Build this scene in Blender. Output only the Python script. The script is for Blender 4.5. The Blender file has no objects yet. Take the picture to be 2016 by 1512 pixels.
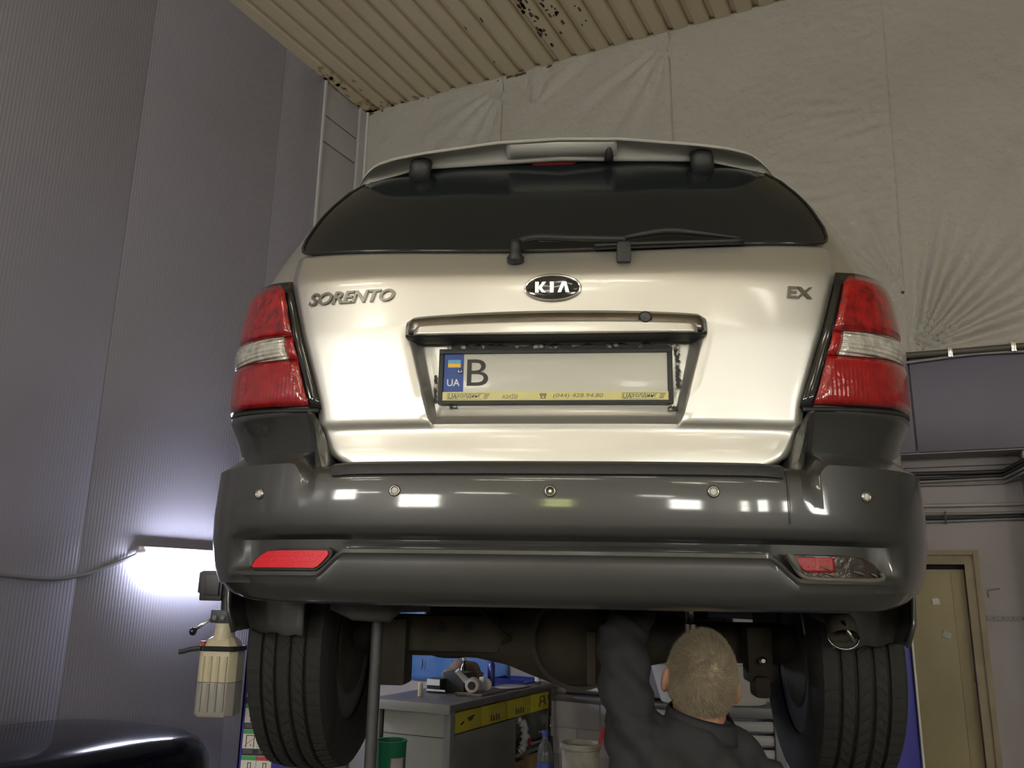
import bpy, bmesh, math, random
from mathutils import Vector, Matrix, noise
random.seed(7)
scn = bpy.context.scene
COL = scn.collection
pi = math.pi
# ------------------------------------------------------------------ camera
def cam_basis(yaw, pitch, roll):
    cy, sy, cp, sp = math.cos(yaw), math.sin(yaw), math.cos(pitch), math.sin(pitch)
    f = Vector((sy*cp, cy*cp, sp)); r = Vector((cy, -sy, 0)); u = r.cross(f)
    c, s = math.cos(roll), math.sin(roll)
    return c*r+s*u, -s*r+c*u, f
cd = bpy.data.cameras.new('camera'); cam = bpy.data.objects.new('camera', cd); COL.objects.link(cam)
r_, u_, f_ = cam_basis(math.radians(-5.45), math.radians(13.82), math.radians(1.0))
cam.matrix_world = Matrix(((r_.x, u_.x, -f_.x, .082), (r_.y, u_.y, -f_.y, 0), (r_.z, u_.z, -f_.z, 1.7), (0, 0, 0, 1)))
cd.sensor_fit = 'HORIZONTAL'; cd.sensor_width = 36; cd.lens = 36*1630/2016; cd.clip_start = .05
scn.camera = cam
# ------------------------------------------------------------------ world + exposure
w = bpy.data.worlds.new('world'); scn.world = w; w.use_nodes = True
w.node_tree.nodes['Background'].inputs[0].default_value = (.55, .6, .7, 1)
w.node_tree.nodes['Background'].inputs[1].default_value = .35
scn.view_settings.view_transform = 'Standard'; scn.view_settings.look = 'None'
scn.view_settings.gamma = 1; scn.view_settings.use_curve_mapping = False
scn.view_settings.exposure = 0.48
scn.cycles.max_bounces = 5; scn.cycles.diffuse_bounces = 3; scn.cycles.glossy_bounces = 3; scn.cycles.transmission_bounces = 4; scn.cycles.caustics_reflective = False; scn.cycles.caustics_refractive = False
TUBE = 29.0      # ceiling tubes
WINDOW = 25.0     # daylight panes
WALL_LAMP = 95.0
# ------------------------------------------------------------------ materials
MATS = {}
def mat(name, col, rough=.5, metal=0, coat=0, coat_rough=.05, var=None, bump=None, emit=None, trans=0, ior=1.5, wave=None, spec=.5, alpha=1):
    """var=(scale,amount,colour2); bump=(scale,strength); wave=(scale,strength,rotz,axis)"""
    m = bpy.data.materials.new(name); m.use_nodes = True; MATS[name] = m
    nt = m.node_tree; b = nt.nodes['Principled BSDF']; L = nt.links
    b.inputs['Base Color'].default_value = (*col, 1); b.inputs['Roughness'].default_value = rough
    b.inputs['Metallic'].default_value = metal; b.inputs['Coat Weight'].default_value = coat
    b.inputs['Coat Roughness'].default_value = coat_rough; b.inputs['Transmission Weight'].default_value = trans
    b.inputs['IOR'].default_value = ior; b.inputs['Specular IOR Level'].default_value = spec
    b.inputs['Alpha'].default_value = alpha
    if emit: b.inputs['Emission Color'].default_value = (*emit[0], 1); b.inputs['Emission Strength'].default_value = emit[1]
    tc = nt.nodes.new('ShaderNodeTexCoord'); m['tc'] = tc.name
    if var:
        n = nt.nodes.new('ShaderNodeTexNoise'); n.inputs['Scale'].default_value = var[0]; n.inputs['Detail'].default_value = 6
        r = nt.nodes.new('ShaderNodeValToRGB'); r.color_ramp.elements[0].position = .5-.5*var[3] if len(var) > 3 else .35
        r.color_ramp.elements[1].position = .5+.5*var[3] if len(var) > 3 else .7
        r.color_ramp.elements[0].color = (*col, 1)
        c2 = var[2]; r.color_ramp.elements[1].color = (*[a+(d-a)*var[1] for a, d in zip(col, c2)], 1)
        L.new(tc.outputs['Object'], n.inputs['Vector']); L.new(n.outputs['Fac'], r.inputs['Fac']); L.new(r.outputs['Color'], b.inputs['Base Color'])
    bnode = None
    if bump:
        n = nt.nodes.new('ShaderNodeTexNoise'); n.inputs['Scale'].default_value = bump[0]; n.inputs['Detail'].default_value = 4
        bn = nt.nodes.new('ShaderNodeBump'); bn.inputs['Strength'].default_value = bump[1]; bn.inputs['Distance'].default_value = bump[2] if len(bump) > 2 else .01
        L.new(tc.outputs['Object'], n.inputs['Vector']); L.new(n.outputs['Fac'], bn.inputs['Height']); L.new(bn.outputs['Normal'], b.inputs['Normal']); bnode = bn
    if wave:
        mp = nt.nodes.new('ShaderNodeMapping'); mp.inputs['Rotation'].default_value = (0, 0, wave[2])
        n = nt.nodes.new('ShaderNodeTexWave'); n.bands_direction = wave[3]; n.inputs['Scale'].default_value = wave[0]
        bn = nt.nodes.new('ShaderNodeBump'); bn.inputs['Strength'].default_value = wave[1]; bn.inputs['Distance'].default_value = wave[4]
        L.new(tc.outputs['Object'], mp.inputs['Vector']); L.new(mp.outputs['Vector'], n.inputs['Vector']); L.new(n.outputs['Fac'], bn.inputs['Height'])
        if bnode: L.new(bnode.outputs['Normal'], bn.inputs['Normal'])
        L.new(bn.outputs['Normal'], b.inputs['Normal'])
    return m
VB_ANG = math.atan2(-.9272, -.3746)   # direction of the left wall in plan
mat('silver', (.67, .655, .60), .38, .8, 1, .10, var=(900, .25, (.8, .8, .75)), bump=(2.2, .05, .01))
mat('silver_brightened', (.74, .73, .67), .42, .3, .8, .10)  # body silver made paler for the spoiler, its missing light put into the colour
mat('bumper_grey', (.060, .061, .060), .40, .6, 1, .07, var=(3.5, .35, (.085, .085, .081)), bump=(2.0, .06, .01))
mat('black_plastic', (.018, .018, .018), .5, bump=(160, .15))
mat('black_gloss', (.01, .01, .01), .12, coat=.5)
mat('tint_glass', (.009, .012, .014), .16, coat=.15, coat_rough=.12, spec=.35)
mat('chrome', (.72, .71, .68), .16, 1)
mat('chrome_dull', (.36, .34, .31), .25, 1, var=(14, .6, (.2, .19, .17)))
mat('badge_metal', (.24, .23, .20), .3, 1)
mat('lens_red', (.40, .005, .008), .14, coat=1, coat_rough=.03, var=(38, .85, (.07, .0, .001)), bump=(60, .35, .006))
mat('lens_red_dark', (.26, .004, .006), .12, coat=1, coat_rough=.03, var=(40, .7, (.42, .012, .012)), wave=(28, .16, 0, 'X', .003), bump=(70, .3, .005))
mat('lens_clear', (.80, .78, .70), .14, .25, 1, .03, var=(45, .8, (.34, .32, .27)), wave=(30, .7, .5, 'Z', .004))
mat('reflector_red', (.75, .012, .03), .3, coat=.4, bump=(300, .4, .002))
mat('fog_red', (.30, .012, .014), .35, coat=.3, bump=(90, .4, .004))
mat('fog_clear', (.045, .04, .034), .2, .2, .6, .08, var=(30, .8, (.035, .02, .018)), bump=(40, .5, .006))
mat('fog_grime', (.11, .105, .09), .6, 0, .2, var=(40, .7, (.09, .09, .08)), bump=(70, .3, .004))
mat('plate_white', (.60, .585, .50), .35, coat=.15, var=(6, .2, (.55, .53, .45)))
mat('plate_blue', (.012, .06, .30), .35)
mat('flag_blue', (.16, .42, .66), .4)
mat('flag_yellow', (.85, .55, .05), .4)
mat('ink_black', (.012, .012, .012), .4)
mat('ink_white', (.75, .75, .72), .4)
mat('strip_yellow', (.72, .66, .27), .4, var=(25, .5, (.62, .57, .28)))
mat('ink_grey', (.15, .15, .11), .5)
mat('old_tape', (.022, .024, .024), .6, var=(45, 1, (.5, .48, .42), .12), bump=(80, .3))
_r = [n for n in MATS['old_tape'].node_tree.nodes if n.type == 'VALTORGB'][0].color_ramp
_r.elements[0].position = .57; _r.elements[1].position = .63
mat('rubber', (.012, .012, .011), .75, bump=(70, .35, .006), var=(9, .5, (.02, .018, .015)))
mat('rubber_worn', (.016, .016, .014), .8, bump=(120, .5, .004), var=(16, .6, (.028, .024, .019)))
mat('flap', (.06, .06, .06), .6, bump=(50, .25, .004), var=(12, .5, (.09, .09, .088)))
mat('axle_iron', (.026, .022, .016), .75, .2, bump=(25, .4, .01), var=(8, .8, (.055, .043, .026)))
mat('under_black', (.012, .012, .012), .8, bump=(30, .3, .01))
mat('rim_alloy', (.07, .07, .07), .4, .9)
mat('shock_steel', (.35, .34, .32), .25, 1)
mat('wall_panel', (.33, .318, .385), .36, .1, 0, wave=(12.6, .16, -VB_ANG, 'X', .006), var=(.8, .4, (.34, .325, .36)), spec=.5)
mat('membrane', (.40, .382, .335), .52, bump=(17, .9, .016), var=(1.1, .5, (.36, .34, .29)), spec=.3)
mat('purple_panel', (.115, .105, .145), .5, bump=(9, .25, .01), var=(2, .4, (.10, .09, .115)))
mat('old_wall', (.38, .345, .345), .7, bump=(7, .3, .02), var=(1.6, .7, (.28, .255, .255)))
mat('plaster', (.42, .40, .41), .7, bump=(12, .25, .01), var=(3, .5, (.35, .335, .34)))
mat('ceiling_sheet', (.52, .44, .29), .48, .0, var=(1.2, .5, (.43, .35, .21)), bump=(20, .1, .01))
mat('rust', (.10, .065, .03), .9, var=(30, .8, (.05, .035, .02)))
mat('rust_pale', (.30, .21, .10), .8, var=(12, .8, (.40, .31, .17)))
mat('white_trim', (.55, .54, .52), .5)
mat('concrete', (.30, .29, .27), .75, bump=(14, .3, .01), var=(1.5, .8, (.17, .165, .15)))
mat('hall_wall', (.47, .45, .40), .7, bump=(6, .2, .02), var=(.8, .5, (.40, .38, .34)))
mat('pane_day', (.5, .5, .5), .3, emit=((1, .97, .88), WINDOW))
mat('pane_green', (.4, .4, .3), .3, emit=((.85, .9, .35), WINDOW*.35))
mat('win_frame', (.35, .34, .32), .5)
mat('tube_warm', (.9, .9, .85), .4, emit=((1, .94, .82), TUBE))
mat('tube_cool', (.9, .9, 1), .4, emit=((.80, .84, 1), WALL_LAMP))
mat('lamp_white', (.75, .75, .76), .4)
mat('cable_grey', (.22, .22, .23), .5)
mat('cable_dark', (.035, .033, .034), .5)
mat('cable_pale', (.25, .23, .22), .55)
mat('pipe_grey', (.38, .37, .36), .45)
mat('rail_brown', (.085, .075, .06), .5)
mat('door_ochre', (.34, .285, .155), .55, bump=(8, .15, .01), var=(2.5, .8, (.25, .205, .11)))
mat('frame_wood', (.31, .255, .165), .6, bump=(18, .25, .01), var=(6, .7, (.22, .175, .11)))
mat('paper', (.62, .61, .58), .7)
mat('lift_blue', (.035, .035, .30), .4, coat=.3, var=(4, .3, (.025, .025, .22)))
mat('sticker_green', (.05, .32, .10), .35, coat=.4)
mat('sticker_red', (.45, .05, .05), .35, coat=.4)
mat('sticker_white', (.66, .64, .60), .35, coat=.4)
mat('sticker_grey', (.16, .16, .16), .4)
mat('dark_metal', (.06, .06, .065), .45, .5, bump=(40, .2, .004))
mat('jug_plastic', (.62, .56, .40), .42, coat=.1, var=(5, .3, (.55, .50, .38)))
mat('jug_full', (.36, .345, .32), .42, coat=.1, var=(5, .4, (.30, .27, .25)))
mat('navy_paint', (.004, .005, .012), .12, .0, .0, .04, var=(40, .4, (.008, .009, .016)), spec=.22)
mat('bench_grey', (.27, .265, .225), .5, .1, bump=(16, .12, .01), var=(5, .5, (.22, .215, .18)))
mat('bench_door', (.185, .185, .175), .5, .1, var=(60, .4, (.22, .22, .21)))
mat('bench_top', (.16, .155, .145), .35, .3, bump=(14, .2, .01), var=(4, .8, (.09, .08, .075)))
mat('drawer_yellow', (.52, .43, .02), .45, var=(9, .6, (.40, .33, .02)))
mat('blue_sheet', (.075, .19, .46), .42, bump=(6, .5, .02), var=(5, .4, (.05, .13, .36)))
mat('sheet_yellow', (.62, .50, .10), .5)
mat('cardboard', (.30, .20, .11), .75, var=(8, .5, (.24, .16, .085)))
mat('brown_cloth', (.22, .16, .12), .85, bump=(25, .4, .01))
mat('bottle_dark', (.02, .035, .02), .12, coat=.6)
mat('can_blue', (.03, .05, .28), .3, .3, .4)
mat('off_white', (.62, .59, .54), .5, bump=(30, .2, .005))
mat('tan_plastic', (.48, .43, .30), .5)
mat('wood_board', (.20, .15, .12), .6)
mat('rag', (.42, .42, .42), .85, bump=(30, .4, .01))
mat('red_plastic', (.42, .03, .04), .35, coat=.3)
mat('bucket_green', (.012, .19, .075), .38, coat=.3, var=(6, .3, (.01, .14, .055)))
mat('dirty_white', (.50, .46, .36), .6, var=(7, .9, (.12, .10, .08), .5), bump=(20, .2, .01))
mat('label_paper', (.55, .50, .46), .6, var=(22, .5, (.42, .36, .34)))
mat('pet', (.32, .36, .40), .12, trans=.75, coat=.4, ior=1.2)
mat('cap_blue', (.03, .06, .34), .4)
mat('liquid_dark', (.02, .02, .025), .2)
mat('louver_white', (.50, .50, .51), .4, .1, var=(35, .5, (.42, .42, .43)))
mat('louver_grey', (.16, .16, .17), .45, .3)
mat('sink_white', (.66, .65, .62), .35, coat=.3)
mat('jacket', (.021, .021, .024), .85, bump=(260, .15, .002), var=(7, .4, (.030, .029, .031)))
mat('trousers', (.03, .032, .04), .85, bump=(200, .15, .002))
mat('skin', (.42, .21, .14), .5, bump=(150, .15, .002), var=(18, .5, (.48, .24, .17)))
mat('hair', (.30, .245, .165), .6, var=(28, .8, (.19, .15, .105)))
mat('stand_grey', (.07, .07, .072), .5, .3)
mat('shoe', (.02, .02, .02), .5)
# ------------------------------------------------------------------ object helpers
def root_loc(p):
    while p.parent: p = p.parent
    return p.location
def tag(o, label=None, cat=None, group=None, kind=None):
    if label: o['label'] = label
    if cat: o['category'] = cat
    if group: o['group'] = group
    if kind: o['kind'] = kind
    return o
def thing(name, loc, label, cat, group=None):
    o = bpy.data.objects.new(name, None); COL.objects.link(o); o.location = loc; o.empty_display_size = .1
    return tag(o, label, cat, group)
def structure(name, loc=(0, 0, 0)):
    o = bpy.data.objects.new(name, None); COL.objects.link(o); o.location = loc; o.empty_display_size = .1
    return tag(o, kind='structure')
def link(name, me, parent=None):
    o = bpy.data.objects.new(name, me); COL.objects.link(o)
    if parent: o.parent = parent
    return o
def add(name, V, F, m, parent=None, smooth=False, angle=None, bevel=0, sub=0, solid=0, mats=None, fm=None):
    """world-space verts; one mesh object, child of parent"""
    if parent:
        l = root_loc(parent); V = [(v[0]-l[0], v[1]-l[1], v[2]-l[2]) for v in V]; off = None
    else:
        n = len(V); zmin = min(v[2] for v in V)
        off = (sum(v[0] for v in V)/n, sum(v[1] for v in V)/n, zmin)
        V = [(v[0]-off[0], v[1]-off[1], v[2]-off[2]) for v in V]
    me = bpy.data.meshes.new(name); me.from_pydata([tuple(v) for v in V], [], F)
    for k in (mats or [m]): me.materials.append(MATS[k])
    if fm: me.polygons.foreach_set('material_index', fm)
    bm = bmesh.new(); bm.from_mesh(me); bmesh.ops.recalc_face_normals(bm, faces=bm.faces)
    if bevel:
        ed = [e for e in bm.edges if len(e.link_faces) == 2 and e.calc_face_angle() > .5]
        bmesh.ops.bevel(bm, geom=ed, offset=bevel, segments=2, affect='EDGES', profile=.6, clamp_overlap=True)
    bm.to_mesh(me); bm.free()
    if smooth or bevel:
        me.polygons.foreach_set('use_smooth', [True]*len(me.polygons))
        if angle or bevel: me.set_sharp_from_angle(angle=angle or .7)
    o = link(name, me, parent)
    if off: o.location = off
    if solid:
        md = o.modifiers.new('solid', 'SOLIDIFY'); md.thickness = solid; md.offset = -1
    if sub:
        md = o.modifiers.new('sub', 'SUBSURF'); md.levels = sub; md.render_levels = sub
    return o
def boxVF(x0, x1, y0, y1, z0, z1, T=None):
    V = [(x, y, z) for z in (z0, z1) for y in (y0, y1) for x in (x0, x1)]
    if T: V = [T(*v) for v in V]
    F = [(0, 1, 3, 2), (4, 6, 7, 5), (0, 4, 5, 1), (2, 3, 7, 6), (0, 2, 6, 4), (1, 5, 7, 3)]
    return V, F
def join(*parts):
    V, F = [], []
    for v, f in parts:
        n = len(V); V += list(v); F += [tuple(i+n for i in q) for q in f]
    return V, F
def gridF(nu, nv, wrap=False):
    F = []
    for j in range(nv-1):
        for i in range(nu if wrap else nu-1):
            a = j*nu+i; b = j*nu+(i+1) % nu; F.append((a, b, b+nu, a+nu))
    return F
def frame_for(d):
    d = Vector(d).normalized(); a = Vector((0, 0, 1)) if abs(d.z) < .9 else Vector((1, 0, 0))
    s = d.cross(a).normalized(); return s, d.cross(s).normalized()
def tubeVF(path, rad, seg=10, cap=True):
    """tube along a polyline; rad number, list, or list of (ra,rb)"""
    P = [Vector(p) for p in path]; n = len(P); V = []; prev = None
    for k in range(n):
        d = (P[min(k+1, n-1)]-P[max(k-1, 0)]).normalized()
        if prev is None: s, t = frame_for(d)
        else:
            s = (prev-d*prev.dot(d)).normalized(); t = d.cross(s)
        prev = s
        r = rad[k] if isinstance(rad, (list, tuple)) else rad
        ra, rb = r if isinstance(r, (list, tuple)) else (r, r)
        for i in range(seg):
            a = 2*pi*i/seg; V.append(tuple(P[k]+s*(ra*math.cos(a))+t*(rb*math.sin(a))))
    F = gridF(seg, n, True)
    if cap: F += [tuple(range(seg))[::-1], tuple(range((n-1)*seg, n*seg))]
    return V, F
def latheVF(prof, c, axis='Z', seg=32, cap=True):
    """prof list of (r, h); about axis through c"""
    V = []
    for r, h in prof:
        for i in range(seg):
            a = 2*pi*i/seg; p, q = r*math.cos(a), r*math.sin(a)
            V.append({'Z': (c[0]+p, c[1]+q, c[2]+h), 'X': (c[0]+h, c[1]+p, c[2]+q), 'Y': (c[0]+p, c[1]+h, c[2]+q)}[axis])
    F = gridF(seg, len(prof), True)
    if cap: F += [tuple(range(seg))[::-1], tuple(range((len(prof)-1)*seg, len(prof)*seg))]
    return V, F
def smooth_path(pts, n=8):
    P = [Vector(p) for p in pts]; out = []
    for k in range(len(P)-1):
        a, b, c, d = P[max(k-1, 0)], P[k], P[k+1], P[min(k+2, len(P)-1)]
        for i in range(n):
            t = i/n; out.append(.5*((2*b)+(c-a)*t+(2*a-5*b+4*c-d)*t*t+(3*b-a-3*c+d)*t**3))
    return out+[P[-1]]
def tab(t, x):
    if x <= t[0][0]: return t[0][1]
    for (a, b), (c, d) in zip(t, t[1:]):
        if x <= c: return b+(d-b)*(x-a)/(c-a)
    return t[-1][1]
def sm(a, b, x):
    t = max(0, min(1, (x-a)/(b-a))); return t*t*(3-2*t)
_texts = {}
def textVF(s, size, extrude=0, shear=0, bold=0, space=1):
    """flat or extruded lettering as (V,F), centred, in local x (right), y (up), z (out)"""
    cu = bpy.data.curves.new('t', 'FONT'); cu.body = s; cu.size = size; cu.extrude = extrude; cu.shear = shear; cu.offset = bold; cu.space_character = space
    cu.align_x = 'CENTER'; cu.resolution_u = 4
    o = bpy.data.objects.new('t', cu); COL.objects.link(o)
    dg = bpy.context.evaluated_depsgraph_get(); me = bpy.data.meshes.new_from_object(o.evaluated_get(dg))
    V = [tuple(v.co) for v in me.vertices]; F = [tuple(p.vertices) for p in me.polygons]
    bpy.data.objects.remove(o); bpy.data.curves.remove(cu); bpy.data.meshes.remove(me)
    if V:
        cx = (min(v[0] for v in V)+max(v[0] for v in V))/2; cy = (min(v[1] for v in V)+max(v[1] for v in V))/2
        V = [(v[0]-cx, v[1]-cy, v[2]) for v in V]
    return V, F
def fit(VF, wdt=None, hgt=None):
    V, F = VF
    if not V: return V, F
    W = max(v[0] for v in V)-min(v[0] for v in V); H = max(v[1] for v in V)-min(v[1] for v in V)
    sx = wdt/W if wdt else (hgt/H); sy = hgt/H if hgt else sx
    return [(v[0]*sx, v[1]*sy, v[2]) for v in V], F
def evalVF(o):
    dg = bpy.context.evaluated_depsgraph_get(); me = bpy.data.meshes.new_from_object(o.evaluated_get(dg))
    return me
# ------------------------------------------------------------------ room frame
CX, CY = -2.319, 7.902
UB = (.9397, -.3420); VB = (-.3746, -.9272)
def R(u, v, z): return (CX+u*UB[0]+v*VB[0], CY+u*UB[1]+v*VB[1], z)
H = 6.70; UMAX, VMAX = 14.0, 16.0
# ================================================================== THE ROOM
def Rbox(u0, u1, v0, v1, z0, z1): return boxVF(u0, u1, v0, v1, z0, z1, R)
o = add('floor', *Rbox(-.3, UMAX+.3, -.8, VMAX+.3, -.12, 0), 'concrete'); tag(o, kind='structure')
# ceiling: profiled sheets
ceil = structure('ceiling', R(0, 0, H))
pitch = .19
prof = []
for k in range(6):
    b = k*pitch
    prof += [(b, .0), (b+.115, .0), (b+.135, .040), (b+.17, .040)]
prof.append((6*pitch, 0))
sheet_me = None
k = 0; u0 = -.02
while u0 < UMAX+.2:
    if sheet_me is None:
        V = []; NV = 2
        for j, v in enumerate((-.36, VMAX+.2)):
            V += [R(a, v, H+h) for a, h in prof]
        so = add('ceiling_sheet', V, gridF(len(prof), 2), 'ceiling_sheet', ceil); sheet_me = so.data; base = u0
    else:
        so = link('ceiling_sheet', sheet_me, ceil); so.location = (UB[0]*(u0-base), UB[1]*(u0-base), -.004*(k % 2))
    u0 += 6*pitch; k += 1
add('ceiling_deck', *Rbox(-.3, UMAX+.3, -.8, VMAX+.3, H+.07, H+.2), 'under_black', ceil)
# rusty perforated area near the middle sheet
V, F = [], []
for i in range(260):
    kk = random.choice([9, 10, 11, 12, 12, 13, 13, 14]); uu = -.02+kk*pitch+random.uniform(.01, .105); vv = random.triangular(.2, 2.6, 1.0)
    a, b = random.uniform(.007, .018), random.uniform(.010, .04)
    n = len(V); V += [R(uu-a, vv-b, H-.0015), R(uu+a, vv-b*.6, H-.0015), R(uu+a*.7, vv+b, H-.0015), R(uu-a*.8, vv+b*.7, H-.0015)]; F.append((n, n+1, n+2, n+3))
o = add('rust_spots', V, F, 'rust', ceil); tag(o, kind='stuff')
V, F = [], []
for i in range(90):
    uu = abs(random.gauss(0, .12)) if i % 2 else random.uniform(0, .9)**2; vv = random.uniform(0, .9) if i % 2 else abs(random.gauss(0, .05))
    a, b = random.uniform(.008, .03), random.uniform(.008, .04)
    n = len(V); V += [R(uu-a, vv-b, H-.002), R(uu+a, vv-b*.6, H-.002), R(uu+a*.7, vv+b, H-.002), R(uu-a*.8, vv+b*.7, H-.002)]; F.append((n, n+1, n+2, n+3))
o = add('damp_stain', V, F, 'rust_pale', ceil); tag(o, kind='stuff')
# rusty edge where the sheets meet the back wall
V, F = [], []
for i in range(120):
    uu = i*.05; n = len(V); d = random.uniform(.006, .028); V += [R(uu, .004, H-.01), R(uu+.05, .004, H-.01), R(uu+.05, .004, H-.012-d*.5), R(uu, .004, H-.012-d)]; F.append((n, n+1, n+2, n+3))
add('rust_edge', V, F, 'rust', ceil, solid=.01)
# left wall: ribbed sandwich panels
wl = structure('wall_left', R(0, 0, 0))
vs = [.69, 1.262, 2.70, 4.14, 5.58, 7.02, 8.46, 9.9, 11.34, 12.78, 14.22, 16.2]
for a, b in zip(vs, vs[1:]):
    add('wall_panel', *Rbox(-.05, 0, a+.002, b-.002, 0, H+.03), 'wall_panel', wl, bevel=.003)
add('backing', *Rbox(-.30, -.055, -.8, VMAX+.3, 0, H+.06), 'under_black', wl)
# plaster return behind the panels' end, made of three boards
for z0, z1 in ((0, 6.035), (6.05, 6.325), (6.34, H+.03)):
    add('plaster_board', *Rbox(-.05, -.012, .13, .70, z0, z1), 'plaster', wl, bevel=.004)
add('corner_post', *Rbox(-.05, .02, -.3, .125, 0, H+.03), 'plaster', wl, bevel=.008)
add('corner_strip', *Rbox(.022, .045, .0, .03, 2.72, H+.02), 'white_trim', wl)
# peeling crack in the corner
V, F = tubeVF([R(.022, .115, 5.68), R(.024, .118, 5.55), R(.022, .112, 5.40), R(.022, .122, 5.22)], [.004, .018, .012, .004], 6)
add('crack', V, F, 'rust', wl)
o = add('trim_1', *Rbox(-.012, .018, .672, .70, 0, H), 'white_trim', bevel=.003); tag(o, kind='structure')
# back wall, upper part: pale membrane strips
wb = structure('wall_back', R(0, 0, 0))
add('backing', *Rbox(-.1, UMAX+.3, -.30, -.04, 2.70, H+.06), 'purple_panel', wb)
def fold(u, z, au, az, nth, amp, reach, a0, a1, ph=0):
    du, dz = u-au, z-az; d = math.hypot(du, dz)
    if d < 1e-4: return 0
    th = math.atan2(dz, du)
    if th < a0-.2 or th > a1+.2: return 0
    wgt = sm(a0-.2, a0+.1, th)*(1-sm(a1-.1, a1+.2, th))
    return wgt*amp*math.sin(th*nth+ph+1.2*noise.noise(Vector((th*3, d*1.5, 3))))*math.exp(-d/reach)*min(1, d/.12)
def memb(u, z):
    d = .008*noise.noise(Vector((u*2.3, z*1.6, 1)))+.0035*noise.noise(Vector((u*11, z*9, 2)))
    d += fold(u, z, 5.12, 3.44, 26, .026, .75, .15, 1.45)
    d += fold(u, z, 5.08, 3.92, 24, .014, .6, 1.75, 3.1)
    d += fold(u, z, 5.08, 3.92, 20, .012, .5, -2.9, -1.7)
    d += fold(u, z, 2.006, 6.244, 9, .012, .5, .6, 2.4)
    d += fold(u, z, 1.66, 6.62, 18, .014, .45, -2.9, -1.7)
    d += fold(u, z, 3.36, 6.62, 18, .013, .6, -2.7, -1.6)
    band = math.exp(-((u-4.55)/.42)**2)*sm(3.6, 4.2, z)*(1-sm(5.6, 6.2, z))
    d += band*.007*noise.noise(Vector((u*3.0, z*15+1.5*noise.noise(Vector((u*2, z*2, 9))), 5)))
    band2 = math.exp(-((u-4.98)/.18)**2)*sm(4.0, 4.4, z)
    d += band2*.004*noise.noise(Vector((u*5, z*24, 8)))
    return d*2.5
def strip(a, b, du, lean=0):
    nu = max(3, int((b-a)/du)+1); nv = max(3, int((H-3.42)/du)+1); V = []
    for j in range(nv):
        z = 3.42+(H+.02-3.42)*j/(nv-1)
        for i in range(nu):
            t = i/(nu-1); u = a+(b-a)*t + lean*(z-3.4)*t
            edge = min(t, 1-t)*(b-a)
            V.append(R(u, .012+memb(u, z)+.008*sm(0, .25, edge)+(.006 if t > .9 else 0), z))
    return V, gridF(nu, nv)
for a, b, du, ln in ((.03, 1.66, .03, 0), (1.645, 3.37, .03, 0), (3.355, 5.085, .022, .02), (5.07, 6.95, .022, 0), (6.93, 8.7, .1, 0), (8.68, 10.45, .1, 0), (10.43, 12.2, .1, 0), (12.18, 14.0, .1, 0)):
    add('membrane_strip', *strip(a, b, du, ln), 'membrane', wb, smooth=True, solid=.003)
for uu, zz, rr in ((2.006, 6.244, .018), (5.082, 3.916, .014)):
    add('nail', *latheVF([(.002, .0), (rr, .004), (rr*.8, .012), (.002, .016)], R(uu, .018, zz), 'Y', 10), 'rust', wb, smooth=True)
# dark painted panels below
for a, b in ((0, 5.062), (5.075, 6.9), (6.91, 10.4), (10.41, 14.0)):
    add('wall_panel', *Rbox(a, b, -.04, .0, 2.70, 3.40), 'purple_panel', wb, bevel=.004)
# lower wall set back, with the door opening
V, F = join(Rbox(-.1, 4.40, -.6, -.35, 0, 2.70), Rbox(5.36, UMAX+.3, -.6, -.35, 0, 2.70), Rbox(4.40, 5.36, -.6, -.35, 1.985, 2.70), Rbox(4.3, 5.5, -.75, -.62, 0, 2.70))
add('lower_wall', V, F, 'old_wall', wb)
add('soffit', *Rbox(-.1, UMAX+.3, -.36, -.03, 2.69, 2.715), 'old_wall', wb)
add('wall_beam', *Rbox(-.1, 5.72, -.36, -.31, 2.63, 2.69), 'old_wall', wb, bevel=.004)
add('pilaster', *Rbox(5.72, 6.25, -.36, -.06, 0, 2.69), 'old_wall', wb, bevel=.01)
add('wall_ledge', *Rbox(2.12, 4.38, -.36, -.16, .0, .80), 'old_wall', wb, bevel=.008)
for k in range(5):
    add('ledge_block', *Rbox(2.13+.45*k, 2.13+.45*k+.442, -.17, -.152, .60, .795), 'plaster', wb, bevel=.004)
    add('ledge_block', *Rbox(2.13+.45*k-.2*(k > 0), 2.13+.45*k+.242, -.17, -.153, .395, .592), 'plaster', wb, bevel=.004)
add('ledge_cap', *Rbox(2.12, 4.38, -.36, -.13, .80, .84), 'bench_top', wb, bevel=.005)
# baseboard-like batten by the door
add('batten', *Rbox(5.40, 5.72, -.352, -.335, 1.535, 1.565), 'cable_pale', wb)
for k in range(5): add('screw', *latheVF([(.004, -.004), (.004, .0)], R(5.44+.06*k, -.334, 1.551), 'Y', 6), 'rust', wb)
V, F = tubeVF(smooth_path([R(5.425, -.345, 1.69), R(5.425, -.345, 1.735), R(5.44, -.345, 1.745), R(5.50, -.345, 1.752)], 4), .006, 6)
add('old_pipe_mark', V, F, 'cable_pale', wb, smooth=True)
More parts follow.
